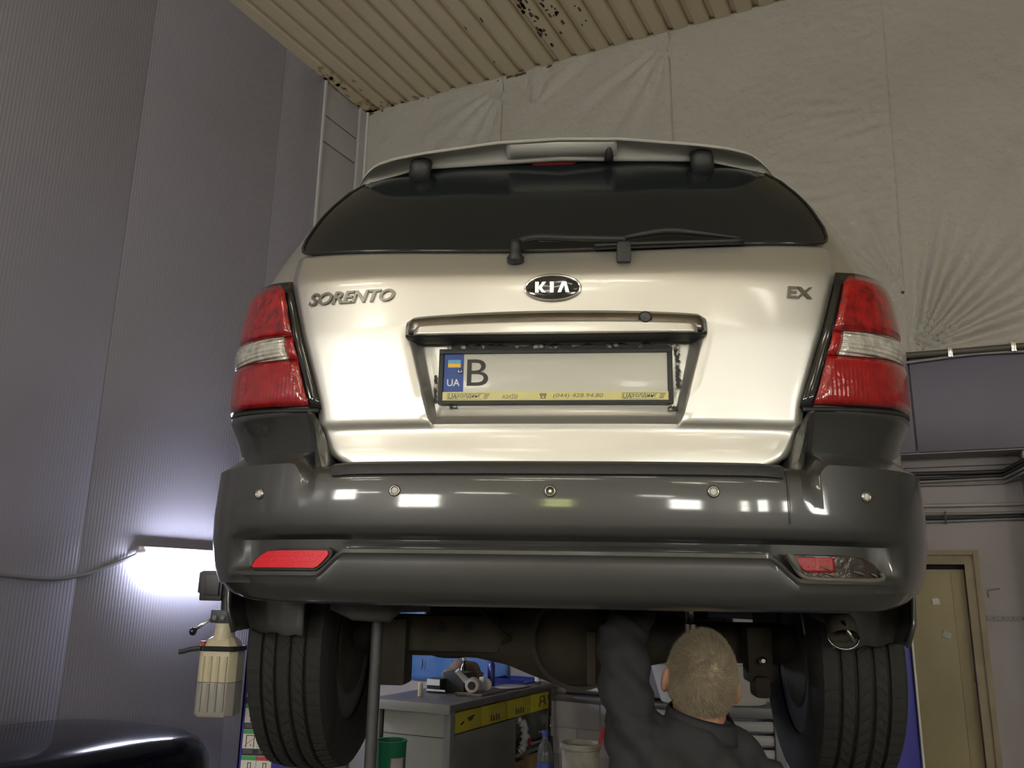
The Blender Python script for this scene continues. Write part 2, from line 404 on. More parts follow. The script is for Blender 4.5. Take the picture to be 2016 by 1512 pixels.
# door
d1 = structure('door_1', R(4.85, -.42, 0))
add('door_leaf', *Rbox(4.49, 5.285, -.47, -.43, .005, 1.885), 'door_ochre', d1, bevel=.003)
add('door_stile', *Rbox(5.20, 5.285, -.432, -.424, .005, 1.885), 'door_ochre', d1, bevel=.002)
V, F = join(Rbox(5.295, 5.36, -.48, -.345, 0, 1.985), Rbox(4.40, 4.48, -.48, -.345, 0, 1.985), Rbox(4.48, 5.295, -.48, -.345, 1.92, 1.985))
add('door_jamb', V, F, 'frame_wood', d1)
V, F = join(Rbox(5.355, 5.39, -.352, -.322, 0, 2.02), Rbox(4.37, 4.405, -.352, -.322, 0, 2.02), Rbox(4.405, 5.355, -.352, -.322, 1.985, 2.02))
add('door_casing', V, F, 'frame_wood', d1, bevel=.003)
add('transom_shadow', *Rbox(4.48, 5.295, -.475, -.45, 1.888, 1.92), 'under_black', d1)  # black strip painting in the shadow under the transom
V, F = join(latheVF([(.012, 0), (.012, .03), (.02, .034), (.02, .05)], R(5.315, -.36, 1.12), 'Y', 10), Rbox(5.305, 5.325, -.40, -.36, 1.06, 1.16))
add('door_latch', V, F, 'dark_metal', d1, smooth=True, angle=.6)
for name, uu, zz, ww, hh, an, lb in (('paper_tag', 5.085, 1.655, .05, .045, .1, 'small white paper tag taped high on the ochre door'), ('paper_tag', 5.135, 1.42, .055, .045, -.35, 'torn grey tape scrap on the middle of the ochre door')):
    c, s = math.cos(an), math.sin(an); V = []
    for a, b in ((-.5, -.5), (.5, -.5), (.5, .3), (.35, .5), (-.5, .5)):
        x, z = a*ww, b*hh; V.append((uu+x*c-z*s, zz+x*s+z*c))
    n = len(V); VV = [R(a, -.4225, b) for a, b in V]+[R(a, -.4215, b) for a, b in V]
    FF = [tuple(range(n)), tuple(range(n, 2*n))]+[(i, (i+1) % n, (i+1) % n+n, i+n) for i in range(n)]
    tag(add(name, VV, FF, 'paper' if zz > 1.5 else 'rag'), lb, 'paper')
# right wall and rear wall with windows (behind the camera)
wr = structure('wall_right', R(UMAX, 0, 0)); wz = structure('wall_rear', R(0, VMAX, 0))
def wall_with_holes(parent, along, length, holes, fixed):
    """holes (a0,a1,z0,z1) sorted along"""
    parts = []; a = -.6
    T = (lambda p, z, d: R(p, fixed+d, z)) if along == 'u' else (lambda p, z, d: R(fixed+d, p, z))
    def slab(a0, a1, z0, z1):
        if a1-a0 < 1e-3 or z1-z0 < 1e-3: return
        V = [T(x, z, d) for z in (z0, z1) for d in (0, .25) for x in (a0, a1)]; parts.append((V, boxVF(0, 1, 0, 1, 0, 1)[1]))
    for h in holes:
        slab(a, h[0], 0, H+.1); slab(h[0], h[1], 0, h[2]); slab(h[0], h[1], h[3], H+.1); a = h[1]
    slab(a, length+.3, 0, H+.1)
    add('wall_slab', *join(*parts), 'hall_wall', parent)
    return T
holes_u = [(.5, 2.0, 3.2, 4.6), (3.95, 5.55, 2.45, 3.75), (8.15, 8.75, 2.6, 3.5), (11.7, 13.35, 2.6, 3.75)]
holes_v = [(7.9, 8.9, 2.5, 3.5), (10.6, 11.15, 2.4, 3.4), (12.05, 12.85, 2.4, 3.6), (13.45, 14.05, 2.4, 3.6)]
Tu = wall_with_holes(wz, 'u', UMAX, holes_u, VMAX); Tv = wall_with_holes(wr, 'v', VMAX, holes_v, UMAX)
wn = 0
for T, hs, n_mull in ((Tu, holes_u, 3), (Tv, holes_v, 2)):
    for (a0, a1, z0, z1) in hs:
        wn += 1; wi = structure('window_%d' % wn, T((a0+a1)/2, z0, .1))
        def bx(x0, x1, q0, q1, d0, d1):
            V = [T(x, z, d) for z in (q0, q1) for d in (d0, d1) for x in (x0, x1)]; return V, boxVF(0, 1, 0, 1, 0, 1)[1]
        fr = [bx(a0, a0+.05, z0, z1, .05, .15), bx(a1-.05, a1, z0, z1, .05, .15), bx(a0, a1, z0, z0+.05, .05, .15), bx(a0, a1, z1-.05, z1, .05, .15)]
        add('window_frame', *join(*fr), 'win_frame', wi)
        pw = (a1-a0-.1)/n_mull; ph = (z1-z0-.1)/2
        for i in range(n_mull):
            for j in range(2):
                add('pane', *bx(a0+.05+i*pw+.015, a0+.05+(i+1)*pw-.015, z0+.05+j*ph+.015, z0+.05+(j+1)*ph-.015, .09, .1), 'pane_green' if wn == 3 else 'pane_day', wi)
        for i in range(1, n_mull): add('mullion', *bx(a0+.05+i*pw-.018, a0+.05+i*pw+.018, z0, z1, .07, .13), 'win_frame', wi)
        add('mullion', *bx(a0, a1, z0+.05+ph-.018, z0+.05+ph+.018, .07, .13), 'win_frame', wi)
# ------------------------------------------------------------------ hanging ceiling lamps (light the hall, behind the camera)
lamp_names = {}
rows = ['nearest the left wall', 'in the middle row', 'nearest the right wall']
cols_ = ['closest to the grey car', 'second from the grey car', 'third from the grey car', 'closest to the rear windows']
LZ = 5.55
proto = None
for i, uu in enumerate((2.6, 6.4, 10.4)):
    for j, vv in enumerate((8.7, 10.6, 12.6, 14.6)):
        lz = LZ if j < 3 else 3.75
        L0 = Vector(R(uu, vv, lz))
        t = thing('ceiling_lamp', L0, 'hanging twin-tube ceiling lamp, row %s, %s' % (rows[i], cols_[j]), 'lamp', 'hanging tube lamps of the hall')
        if proto is None:
            a = .62
            def loc(u, v, z): p = R(u, v, z); return (p[0]-CX, p[1]-CY, p[2])
            def lbox(u0, u1, v0, v1, z0, z1): return [tuple(Vector(L0)+Vector(loc(*q))) for q in boxVF(u0, u1, v0, v1, z0, z1)[0]], boxVF(0, 1, 0, 1, 0, 1)[1]
            p1 = add('housing', *lbox(-a, a, -.03, .03, .02, .08), 'lamp_white', t, bevel=.006)
            ax = Vector((UB[0], UB[1], 0)); parts = [p1]
            for s in (-.085, .085):
                c = Vector(L0)+Vector((VB[0]*s, VB[1]*s, 0)); parts.append(add('tube', *tubeVF([c-ax*a*.97, c+ax*a*.97], .016, 8), 'tube_warm', t, smooth=True, angle=.8))
            for s in (-.45, .45):
                c = Vector(L0)+ax*s; parts.append(add('hanger_rod', *tubeVF([c, c+Vector((0, 0, H-LZ+.02))], .006, 6), 'dark_metal', t))
            proto = parts
        else:
            for p in proto:
                c = p.copy(); COL.objects.link(c); c.parent = t
                if p.name.startswith('hanger_rod'): c.scale.z = (H-lz)/(H-LZ)
# ------------------------------------------------------------------ wall lamp + cable on the left wall
t = thing('wall_lamp', R(.02, 1.85, 1.80), 'bright white tube lamp mounted low on the ribbed grey wall', 'lamp')
add('housing', *Rbox(.0, .060, 1.28, 2.25, 1.885, 1.945), 'lamp_white', t, bevel=.006)
add('tube', *tubeVF([R(.080, 1.30, 1.856), R(.080, 2.24, 1.856)], .036, 12), 'tube_cool', t, smooth=True, angle=.8)
add('end_cap', *tubeVF([R(.05, 2.235, 1.90), R(.03, 2.29, 1.895)], [.030, .014], 12), 'lamp_white', t, smooth=True, angle=.8)
V, F = tubeVF(smooth_path([R(.02, 9.0, 2.6), R(.02, 6.5, 2.3), R(.02, 4.6, 2.02), R(.02, 4.0, 1.86), R(.02, 3.45, 1.75), R(.02, 2.95, 1.705), R(.02, 2.70, 1.73), R(.02, 2.5, 1.795), R(.03, 2.28, 1.885)], 8), .013, 8)
tag(add('lamp_cable', V, F, 'cable_grey', smooth=True), 'grey cable drooping along the ribbed wall to the lamp', 'cable')
# ------------------------------------------------------------------ rail, cables and pipes on the back wall
t = thing('wall_rail', R(5.4, .03, 3.40), 'dark round rail held by metal clips under the pale membrane', 'rail')
add('rail_bar', *tubeVF([R(x, .035, 3.415+.006*math.sin(x*3)) for x in [4.2+.2*i for i in range(20)]], .024, 10), 'rail_brown', t, smooth=True)
add('lower_wire', *tubeVF([R(x, .025, 3.375+.010*math.sin(x*6)) for x in [4.2+.1*i for i in range(39)]], .011, 8), 'cable_pale', t, smooth=True)
for x in (5.335, 5.73): add('clip', *Rbox(x, x+.03, .01, .07, 3.37, 3.445), 'chrome', t, bevel=.004)
def run(name, lb, z, r, m, amp, ph, u1=7.5, dv=.02, cat='cable', bend=False):
    P = []
    for i in range(60):
        x = 3.9+(u1-3.9)*i/59
        vv = -.35+dv; zz = z+amp*math.sin(x*4.3+ph)
        if bend: k = sm(5.62, 5.72, x); vv = -.35+dv+k*.30; zz += .035*k
        P.append(R(x, vv, zz))
    tag(add(name, *tubeVF(P, r, 8), m, smooth=True), lb, cat, None)
run('wall_cable', 'thickest black cable, topmost of the upper bundle on the lower wall', 2.585, .016, 'cable_dark', .004, 0, bend=True)
run('wall_cable', 'dark cable second from the top in the upper wall bundle', 2.553, .012, 'cable_dark', .005, 1.2, bend=True)
run('wall_cable', 'pale cable third from the top in the upper wall bundle', 2.528, .010, 'cable_pale', .004, 2.0, bend=True)
run('wall_cable', 'lowest pale cable of the upper wall bundle', 2.502, .009, 'cable_pale', .006, .6, bend=True)
run('wall_pipe', 'light grey straight conduit pipe between the two cable bundles', 2.345, .013, 'pipe_grey', .002, 0, cat='pipe', u1=5.71)
run('wall_cable', 'upper pale cable of the bundle above the ochre door', 2.285, .011, 'cable_pale', .004, .4, u1=5.71)
run('wall_cable', 'dark cable in the bundle above the ochre door', 2.258, .012, 'cable_dark', .005, 1.1, u1=5.71)
run('wall_cable', 'lowest grey cable of the bundle above the ochre door', 2.232, .010, 'cable_grey', .006, 2.2, u1=5.71)
tag(add('cable_tie', *Rbox(5.20, 5.212, -.345, -.31, 2.21, 2.30), 'cable_dark'), 'thin black tie around the bundle above the ochre door', 'cable tie')
# ================================================================== THE SUV ON THE LIFT
YC = [(1.60, 1.90), (2.02, 1.894), (2.30, 1.886), (2.42, 1.891), (2.440, 1.896), (2.455, 1.905), (2.52, 1.958), (2.56, 1.985), (2.90, 2.20), (3.0, 2.27)]
WW = [(1.60, .90), (2.0, .912), (2.30, .905), (2.45, .884), (2.56, .862), (2.665, .84), (2.763, .815), (2.845, .78), (2.92, .71), (3.0, .60)]
def bow(x, z): return tab([(2.30, 0), (2.44, .013), (2.52, .033), (2.7, .028), (2.9, .004)], z)*(min(abs(x), .75)/.63)**2
def Wz(z): return tab(WW, z)
def body(x, z, out=0):
    """point on the rear skin; out = offset along the outward normal (approx)"""
    W = Wz(z); t = min(abs(x)/W, .9995); q = (1-t**3)
    Y = tab(YC, z)+.45*(1-q**(1/3))
    sx = .45/W*t*t*q**(-2/3)*(1 if x > 0 else -1)
    sz = (tab(YC, z+.01)-tab(YC, z-.01))/.02
    n = Vector((sx, -1, sz)).normalized()
    return Vector((x, Y, z+bow(x, z)))+n*out
car = thing('suv', (0, 4.0, 1.05), 'silver and grey family SUV raised on the lift, tailgate facing us', 'car')
# --- shell: stack of closed plan curves
YF = [(1.6, 6.28), (2.15, 6.32), (2.34, 6.20), (2.43, 5.75), (2.50, 5.05), (2.92, 4.30), (3.0, 4.1)]
def ring(z0, inset, zfun=None, NR=40, NS=24, NFr=20):
    out = []
    W = Wz(z0)-inset; yr = tab(YC, z0)+inset+(.03 if z0 < 2.13 else 0); yf = tab(YF, z0)
    for i in range(NR+1):
        x = W*math.sin((-1+2*i/NR)*pi/2); t = min(1, abs(x)/W); Y = yr+.45*(1-max(0, 1-t**3)**(1/3))
        out.append((x, Y, z0+bow(x, z0)))
    for i in range(1, NS):
        out.append((W, yr+.45+(yf-.5-yr-.45)*i/NS, z0+bow(W, z0)))
    for i in range(NFr+1):
        x = W*math.cos(i/NFr*pi); t = min(1, abs(x)/W); out.append((x, yf-.5*(1-max(0, 1-t**2.5)**(1/2.5)), z0+bow(x, z0)))
    for i in range(1, NS):
        out.append((-W, yf-.5+(yr+.45-yf+.5)*i/NS, z0+bow(W, z0)))
    return out
WC = [(2.77, 1.50), (5.48, 1.50)]
def zbot(Y):
    zb = 1.72
    for yc, zc in WC:
        d = abs(Y-yc)
        if d < .46: zb = max(zb, zc+math.sqrt(.46**2-d*d)-.02)
    return zb
V = []; zs = [1.72, 1.80, 1.90, 1.95, 1.98, 2.0, 2.06, 2.12, 2.2, 2.3, 2.38, 2.43, 2.445, 2.46, 2.5, 2.54, 2.6, 2.66, 2.72, 2.78, 2.84, 2.88, 2.905]
rings = [ring(z, .008) for z in zs]
NRG = len(rings[0])
for k, rg in enumerate(rings):
    for (x, y, z) in rg:
        if k < 7:
            zb = zbot(y); z = zb+(2.06-zb)*((zs[k]-1.72)/(2.06-1.72))
        V.append((x, y, z))
top = rings[-1]
for s, dz in ((.85, .022), (.5, .045)):
    for (x, y, z) in top: V.append((x*s, 3.4+(y-3.4)*(.9+.1*s) if s > .6 else 3.4+(y-3.4)*.8, 2.915+dz))
nrow = len(zs)+2
F0 = gridF(NRG, nrow, True); F = []; fm = []
for j in range(nrow-1):
    for i in range(NRG):
        q = F0[j*NRG+i]
        if i < 40 and all(abs(V[a][0]) < .50 and V[a][2] < 2.40 for a in q): continue
        F.append(q); fm.append(1 if j < 5 else (2 if 15 <= j <= 20 and (i > 44) else 0))
F.append(tuple(range((nrow-1)*NRG, nrow*NRG))); fm.append(0)
add('body_shell', V, F, None, car, smooth=True, angle=.5, mats=['silver', 'bumper_grey', 'tint_glass'], fm=fm)
# --- tailgate with the plate recess
def xe(z): return tab([(1.972, .455), (1.978, .49), (1.986, .512), (2.0, .533), (2.017, .547), (2.06, .571), (2.121, .578), (2.271, .628), (2.449, .690), (2.48, .70), (2.56, .715)], z)
def rec_o(z): return tab([(2.060, .291), (2.290, .357), (2.32, .357)], z)
def rec_i(z): return tab([(2.060, .279), (2.098, .286), (2.266, .322), (2.32, .33)], z)
zr_ = [1.972, 1.978, 1.986, 2.0, 2.017, 2.04, 2.052, 2.060, 2.066, 2.072, 2.080, 2.090, 2.10, 2.13, 2.16, 2.2, 2.24, 2.27, 2.292, 2.312, 2.316, 2.33, 2.36, 2.39, 2.41, 2.425, 2.434, 2.440, 2.446, 2.452, 2.46, 2.475, 2.495, 2.515, 2.524]
NA, NB, NM = 12, 5, 22
V = []
for z in zr_:
    e = xe(z); o_ = min(rec_o(z), e-.02); i_ = min(rec_i(z), o_-.01)
    xs = [-e+(e-o_)*k/NA for k in range(NA)]+[-o_+(o_-i_)*k/NB for k in range(NB)]+[-i_+2*i_*k/NM for k in range(NM)]+[i_+(o_-i_)*k/NB for k in range(NB)]+[o_+(e-o_)*k/NA for k in range(NA+1)]
    dz = sm(2.066, 2.10, z)*(1-sm(2.3125, 2.315, z))
    # step line across the gate: lower panel tucked under
    step = -.010*(1-sm(2.062, 2.080, z))*sm(1.99, 2.06, z)
    for k, x in enumerate(xs):
        a = abs(x); m = 1 if a <= i_+1e-6 else (0 if a >= o_-1e-6 else sm(0, 1, (o_-a)/(o_-i_)))
        edge = -.006*(1-sm(0, .012, e-a))
        V.append(body(x, z, .006+step*(1)+edge-.048*m*dz))
ncol = len(xs)
gate = add('tailgate', V, gridF(ncol, len(zr_)), 'silver', car, smooth=True, angle=.9, solid=.004)
# --- rear window
def gx(z): return tab([(2.524, .655), (2.53, .678), (2.54, .692), (2.56, .700), (2.60, .703), (2.66, .694), (2.72, .682), (2.776, .665), (2.84, .638), (2.90, .60), (2.925, .58)], z)
zg = [2.524, 2.527, 2.53, 2.535, 2.54, 2.55, 2.56, 2.58, 2.60, 2.63, 2.66, 2.69, 2.72, 2.75, 2.776, 2.80, 2.84, 2.87, 2.89, 2.903]
V = []
for z in zg:
    e = gx(z)
    for i in range(41):
        x = e*math.sin((-1+2*i/40)*pi/2*.94)/math.sin(pi/2*.94); V.append(body(x, z, .010))
add('rear_window', V, gridF(41, len(zg)), 'tint_glass', gate, smooth=True, solid=.004)
V = []
for z in zg:
    for s in (0, 1): pass
edge = [body(gx(z), z, .011) for z in zg]; edge = [Vector((-p.x, p.y, p.z)) for p in edge[::-1]]+[body(-gx(zg[0])+2*gx(zg[0])*k/30, zg[0], .011) for k in range(1, 30)]+edge
topl = [body(-gx(2.903)+2*gx(2.903)*k/40, 2.905, .012) for k in range(41)]
add('glass_top_trim', *tubeVF(topl, .0022, 6), 'chrome', gate, smooth=True)
add('window_seal', *tubeVF(edge, .0045, 6), 'black_gloss', gate, smooth=True)
for s in (-1, 1): add('glass_bolt', *latheVF([(.002, -.003), (.011, -.002), (.011, 0)], body(s*.56, 2.855, .012), 'Y', 12), 'black_plastic', gate)
add('glass_latch', *boxVF(-.045, .028, 1.975, 2.03, 2.556, 2.572), 'black_plastic', gate, bevel=.004)
# --- spoiler
YT = [(0, 2.098), (.178, 2.10), (.395, 2.125), (.479, 2.145), (.541, 2.175), (.575, 2.215), (.608, 2.27), (.64, 2.34), (.655, 2.36)]
ZT = [(0, 2.931), (.178, 2.926), (.395, 2.914), (.479, 2.911), (.541, 2.910), (.575, 2.912), (.608, 2.916), (.64, 2.922), (.655, 2.926)]
YJ = [(0, 2.222), (.42, 2.258), (.60, 2.335), (.655, 2.365)]
ZJ = [(0, 2.928), (.42, 2.931), (.60, 2.928), (.655, 2.925)]
V = []; sx = [.655*math.sin(a*pi/2) for a in [-1+2*k/60 for k in range(61)]]
for x in sx:
    a = abs(x); yt, zt, yj, zj = tab(YT, a), tab(ZT, a), tab(YJ, a), tab(ZJ, a)
    yt = min(yt, yj-.012)
    k = min(1, (yj-yt)/.1); ct = max(zt+.042*k, zj+.004)
    for (y, z) in ((yj+.004, zj-.010*k), (yj-.052*k, zj-.029*k), (yj-.058*k, zj-.030*k), (yj-.064*k, zj-.024*k), (yj-.080*k, zj-.012*k+.2*(zt-zj)), (yt+.016*k, zt+.002*k), (yt+.004*k, zt-.005*k), (yt, zt-.002*k), (yt+.002*k, zt+.002*k), (yt+.010*k, zt+.006*k), (yt+.06*k, zt+.022*k), (yj+.05, zj+.036*k+.002)):
        V.append((x, y, z))
NP = 12
F = gridF(NP, len(sx), True)+[tuple(range(NP)), tuple(range((len(sx)-1)*NP, len(sx)*NP))]
sp = add('spoiler', V, F, 'silver_brightened', car, smooth=True, angle=1.0)
# brake light pocket in the cove under the spoiler
V = []; bx_ = [-.150+.315*k/24 for k in range(25)]
for x in bx_:
    a = abs(x); yt, zt, yj, zj = tab(YT, a), tab(ZT, a), tab(YJ, a), tab(ZJ, a)
    e = min(1, (min(x+.150, .165-x))/.03); e = math.sqrt(max(0, 1-(1-e)**2))
    ya, za, yb, zb_ = yj-.066, zj-.022, yt+.010, zt-.002
    for f, d in ((.0, -.002), (.10, .004), (.5, .006), (.86, .004), (1.0, -.003)):
        V.append((x, ya+f*(yb-ya)-.53*d*e, za+f*(zb_-za)-.85*d*e))
add('brake_light_pocket', V, gridF(5, 25), 'silver_brightened', sp, smooth=True, solid=.002)
V, F = latheVF([(.0, -.075), (.007, -.07), (.009, -.05), (.009, .035), (.007, .052), (0, .06)], (-.008, 2.190, 2.9035), 'X', 12)
add('brake_lens', V, F, 'fog_red', sp, smooth=True)
V, F = join(tubeVF([(.143, 2.165, 2.893), (.143, 2.150, 2.900), (.143, 2.135, 2.912), (.143, 2.128, 2.918)], [.013, .013, .008, .003], 12))
add('washer_nozzle', V, F, 'black_plastic', sp, smooth=True)
for s in (-1, 1):
    P = smooth_path([(s*.405, 2.21, 2.925), (s*.405, 2.178, 2.910), (s*.405, 2.168, 2.892), (s*.408, 2.178, 2.868), (s*.41, 2.20, 2.858)], 5)
    V, F = tubeVF(P, [(.033, .020)]*len(P), 12)
    add('window_hinge', V, F, 'black_plastic', car, smooth=True, angle=.9)
# --- tail lights
def xin(z): return tab([(2.115, .590), (2.271, .642), (2.455, .704)], z)
def uin(x, z): return math.asin(min(1, x/Wz(z)))*2/pi
def light_patch(s, z0, z1, t0, t1, out, nz=7, nt=16, round_top=False):
    V = []
    for j in range(nz):
        zz = z0+(z1-z0)*j/(nz-1)
        for i in range(nt):
            t = t0+(t1-t0)*i/(nt-1)
            ui = uin(xin(zz), zz); u = ui+(.975-ui)*t; z = zz+.022*min(1, t*1.3)
            if round_top and j == nz-1 and i == 0: z -= .012
            x = Wz(z)*math.sin(u*pi/2)
            e = min(1, min(j, nz-1-j)*.6+.15)
            bb = body(x, z, out*(.6+.4*e)); V.append((s*bb.x, bb.y, bb.z))
    return V, gridF(nt, nz)
for s in (-1, 1):
    side = 'left' if s < 0 else 'right'
    V, F = light_patch(s, 2.116, 2.450, -.040, 1.0, .008, 12, 24)
    tl = add('tail_light', V, F, 'black_gloss', car, smooth=True, solid=.004)
    tl['label'] = 'red and clear tail light at the %s edge' % side
    add('upper_red_lens', *light_patch(s, 2.307, 2.440, .015, .985, .017, 9, 20, True), 'lens_red', tl, smooth=True, solid=.006)
    add('clear_lens', *light_patch(s, 2.245, 2.305, .07, .985, .0175, 6, 20), 'lens_clear', tl, smooth=True, solid=.006)
    add('lens_border', *light_patch(s, 2.245, 2.305, .01, .065, .0165, 5, 4), 'lens_red_dark', tl, smooth=True, solid=.005)
    add('lower_red_lens', *light_patch(s, 2.124, 2.243, .01, .985, .017, 9, 20), 'lens_red_dark', tl, smooth=True, solid=.006)
    add('light_seal', *light_patch(s, 2.107, 2.119, -.03, 1.0, .011, 3, 20), 'black_plastic', tl, smooth=True, solid=.004)
# --- bumper
WB, YB0 = .914, 1.79
def bplan(x):
    t = min(abs(x)/WB, .99999); q = 1-t**3
    Y = YB0+.55*(1-q**(1/3)); dx = .55/WB*t*t*q**(-2/3)*(1 if x > 0 else -1)
    n = Vector((dx, -1, 0)).normalized(); return Y, n
def bump_pt(x, z, o):
    Y, n = bplan(x); return Vector((x, Y, z))+n*o
def zr(a): return 1.777-.050*sm(.455, .53, a)
def gfade(a): return 1-sm(.70, .79, a)
V = []; cols = []
us = [-1+2*k/120 for k in range(121)]
xs_ = sorted(set([WB*math.sin(u*pi/2) for u in us]+[s*(.44+.012*k) for s in (-1, 1) for k in range(30)]))
xs_ = [x for i, x in enumerate(xs_) if i == 0 or x-xs_[i-1] > 1e-4]
def bcol(x):
    a = abs(x); h = sm(.535, .606, a); g = gfade(a); z_r = zr(a); out = []
    mix = lambda p, q: q+(p-q)*g
    cen = [(1.970, -.108), (1.968, -.06), (1.965, -.032), (1.955, -.011), (1.943, -.003), (1.925, .0005), (1.895, .0022)]
    C = [bump_pt(x, z, o) for z, o in cen]
    bxx = min(a, WB-.002)*(1 if x > 0 else -1)
    def bd(z, o): return body(bxx*Wz(z)/WB, z, o)
    Hn = [bd(2.124, .006), bd(2.112, .008), bd(2.104, .003), bd(2.06, -.018), bd(2.020, -.030), bump_pt(x, 1.996, -.034), bump_pt(x, 1.972, -.003)]
    for p, q in zip(C, Hn): out.append(p.lerp(q, h))
    low = [(1.865, .0022), (1.835, .0008), (1.815, mix(-.003, .0)), (1.807, mix(-.012, 0)), (1.799, mix(-.032, -.001)), (z_r+.014, mix(-.035, -.003)), (z_r+.005, mix(-.024, -.004)), (z_r, mix(-.006, -.005)), (z_r-.008, mix(-.004, -.005)), (z_r-.015, mix(-.009, -.006)), (z_r-.026, mix(-.008, -.007)),
           (1.692, -.014), (1.678, -.024), (1.666, -.04), (1.659, -.06), (1.656, -.10), (1.672, -.20)]
    cor = sm(.60, .93, a)
    for z, o in low:
        out.append(bump_pt(x, z+.006*cor*(z < 1.7), o-.042*sm(.72, .93, a)*max(0, (1.80-z)/.14)**1.6))
    return out
cs = [bcol(x) for x in xs_]
first, last = cs[0], cs[-1]
ext = lambda c, d: [Vector((p.x, p.y+d, p.z)) for p in c]
cs = [ext(first, .10), ext(first, .05)]+cs+[ext(last, .05), ext(last, .10)]
nr = len(cs[0]); V = [p for c in cs for p in c]
bum = add('rear_bumper', V, gridF(nr, len(cs)), 'bumper_grey', car, smooth=True, angle=.75)
# step pad between gate and bumper, with ribs
V = []
for k in range(61):
    x = -.50+1.0*k/60; e = sm(0, .05, .50-abs(x))
    for z, o in ((1.9675, -.10), (1.9695, -.06), (1.969, -.022), (1.962, -.006), (1.946, -.002+.004*e), (1.938, .001)): V.append(bump_pt(x, z+.003*e, o+.003))
add('step_pad', V, gridF(6, 61), 'black_plastic', bum, smooth=True, angle=.6)
for k in range(14):
    x = -.44+k*.0655
    add('pad_rib', *tubeVF([bump_pt(x, 1.9715, -.075), bump_pt(x+.045, 1.9695, -.03)], .003, 6), 'black_plastic', bum, smooth=True)
# parking sensors
for k, x in enumerate((-.685, -.345, -.002, .345, .684)):
    Y, n = bplan(x); c = bump_pt(x, 1.9035+.002*(k > 2), .0022)
    def disc(r, h0, h1, inner=0):
        s, t = frame_for(n); Vd = []
        pr = [(inner, h1), (r*.8, h1), (r, (h0+h1)/2), (r, h0)] if not inner else [(inner, h0), (inner, h1), ((inner+r)/2, h1+.0015), (r, h1-.001), (r, h0)]
        for rr, hh in pr:
            for i in range(20):
                a = 2*pi*i/20; Vd.append(c+s*(rr*math.cos(a))+t*(rr*math.sin(a))+n*hh)
        return Vd, gridF(20, len(pr), True)
    se = add('parking_sensor', *disc(.0132, -.004, .0022, .0078), 'chrome_dull', bum, smooth=True)
    if k == 2:
        add('sensor_socket', *disc(.008, -.002, -.0005), 'dark_metal', se); add('sensor_pin', *tubeVF([c, c+n*.002], .003, 8), 'chrome', se)
    else: add('sensor_cap', *disc(.0082, -.001, .0028), 'paper', se, smooth=True)
# reflectors in the groove ends
def outline_patch(pts, o, rows=6, cols=16):
    """pts: (xl,xr,z) rows from low to high"""
    V = []
    for j in range(rows):
        t = j/(rows-1)*(len(pts)-1); i0 = min(int(t), len(pts)-2); f = t-i0
        a, b = pts[i0], pts[i0+1]; xl, xr, z = [p+(q-p)*f for p, q in zip(a, b)]
        for i in range(cols): V.append(bump_pt(xl+(xr-xl)*i/(cols-1), z, o))
    return V, gridF(cols, rows)
rp = [(-.694, -.532, 1.7355), (-.700, -.522, 1.739), (-.690, -.508, 1.752), (-.672, -.498, 1.764), (-.655, -.499, 1.772), (-.62, -.506, 1.7735)]
rf = add('reflector', *outline_patch(rp, -.008), 'reflector_red', bum, solid=.012); rf['label'] = 'bright red reflector'
rp2 = [(a-.008, b+.008, c) for a, b, c in rp]; rp2[0] = (-.70, -.53, 1.730); rp2[-1] = (-.62, -.50, 1.780)
add('reflector_rim', *outline_patch(rp2, -.013), 'black_plastic', bum, solid=.01)
fp = [(.548, .70, 1.728), (.532, .722, 1.732), (.515, .716, 1.748), (.502, .700, 1.763), (.496, .672, 1.775), (.50, .62, 1.779)]
fg = add('fog_lamp', *outline_patch(fp, -.012), 'fog_clear', bum, smooth=True, solid=.012); fg['label'] = 'cracked fog lamp with a piece of red lens left'
add('red_lens_piece', *outline_patch([(.545, .602, 1.742), (.528, .604, 1.749), (.518, .604, 1.762), (.514, .604, 1.7705), (.523, .603, 1.773)], -.0095), 'fog_red', fg, smooth=True, solid=.004)
loop = [(.50, 1.779), (.514, 1.752), (.532, 1.733), (.56, 1.7285), (.62, 1.7275), (.69, 1.7275), (.718, 1.732), (.715, 1.745)]
add('lamp_rim', *tubeVF(smooth_path([bump_pt(x, z, -.008) for x, z in loop], 5), .0055, 8), 'fog_grime', fg, smooth=True)
add('broken_tab', *tubeVF([bump_pt(.499, 1.781, -.004), bump_pt(.506, 1.772, -.003), bump_pt(.519, 1.75, -.005), bump_pt(.531, 1.738, -.007)], [.006, .009, .006, .003], 8), 'fog_grime', fg, smooth=True)
for (x, z, dx) in ((.70, 1.738, .010), (.665, 1.742, .02), (.60, 1.7365, .018), (.585, 1.751, .014)):
    add('lens_shard', *tubeVF([bump_pt(x-dx, z+.004, -.009), bump_pt(x, z, -.0085), bump_pt(x+dx*.6, z-.005, -.009)], [.001, .0028, .001], 6), 'fog_grime', fg, smooth=True)
# crack line / seam on the right of the bumper
add('repair_seam', *tubeVF([bump_pt(.505, z, o) for z, o in ((1.955, -.008), (1.93, .0025), (1.89, .0068), (1.84, .0045))], .0011, 6), 'dark_metal', bum)
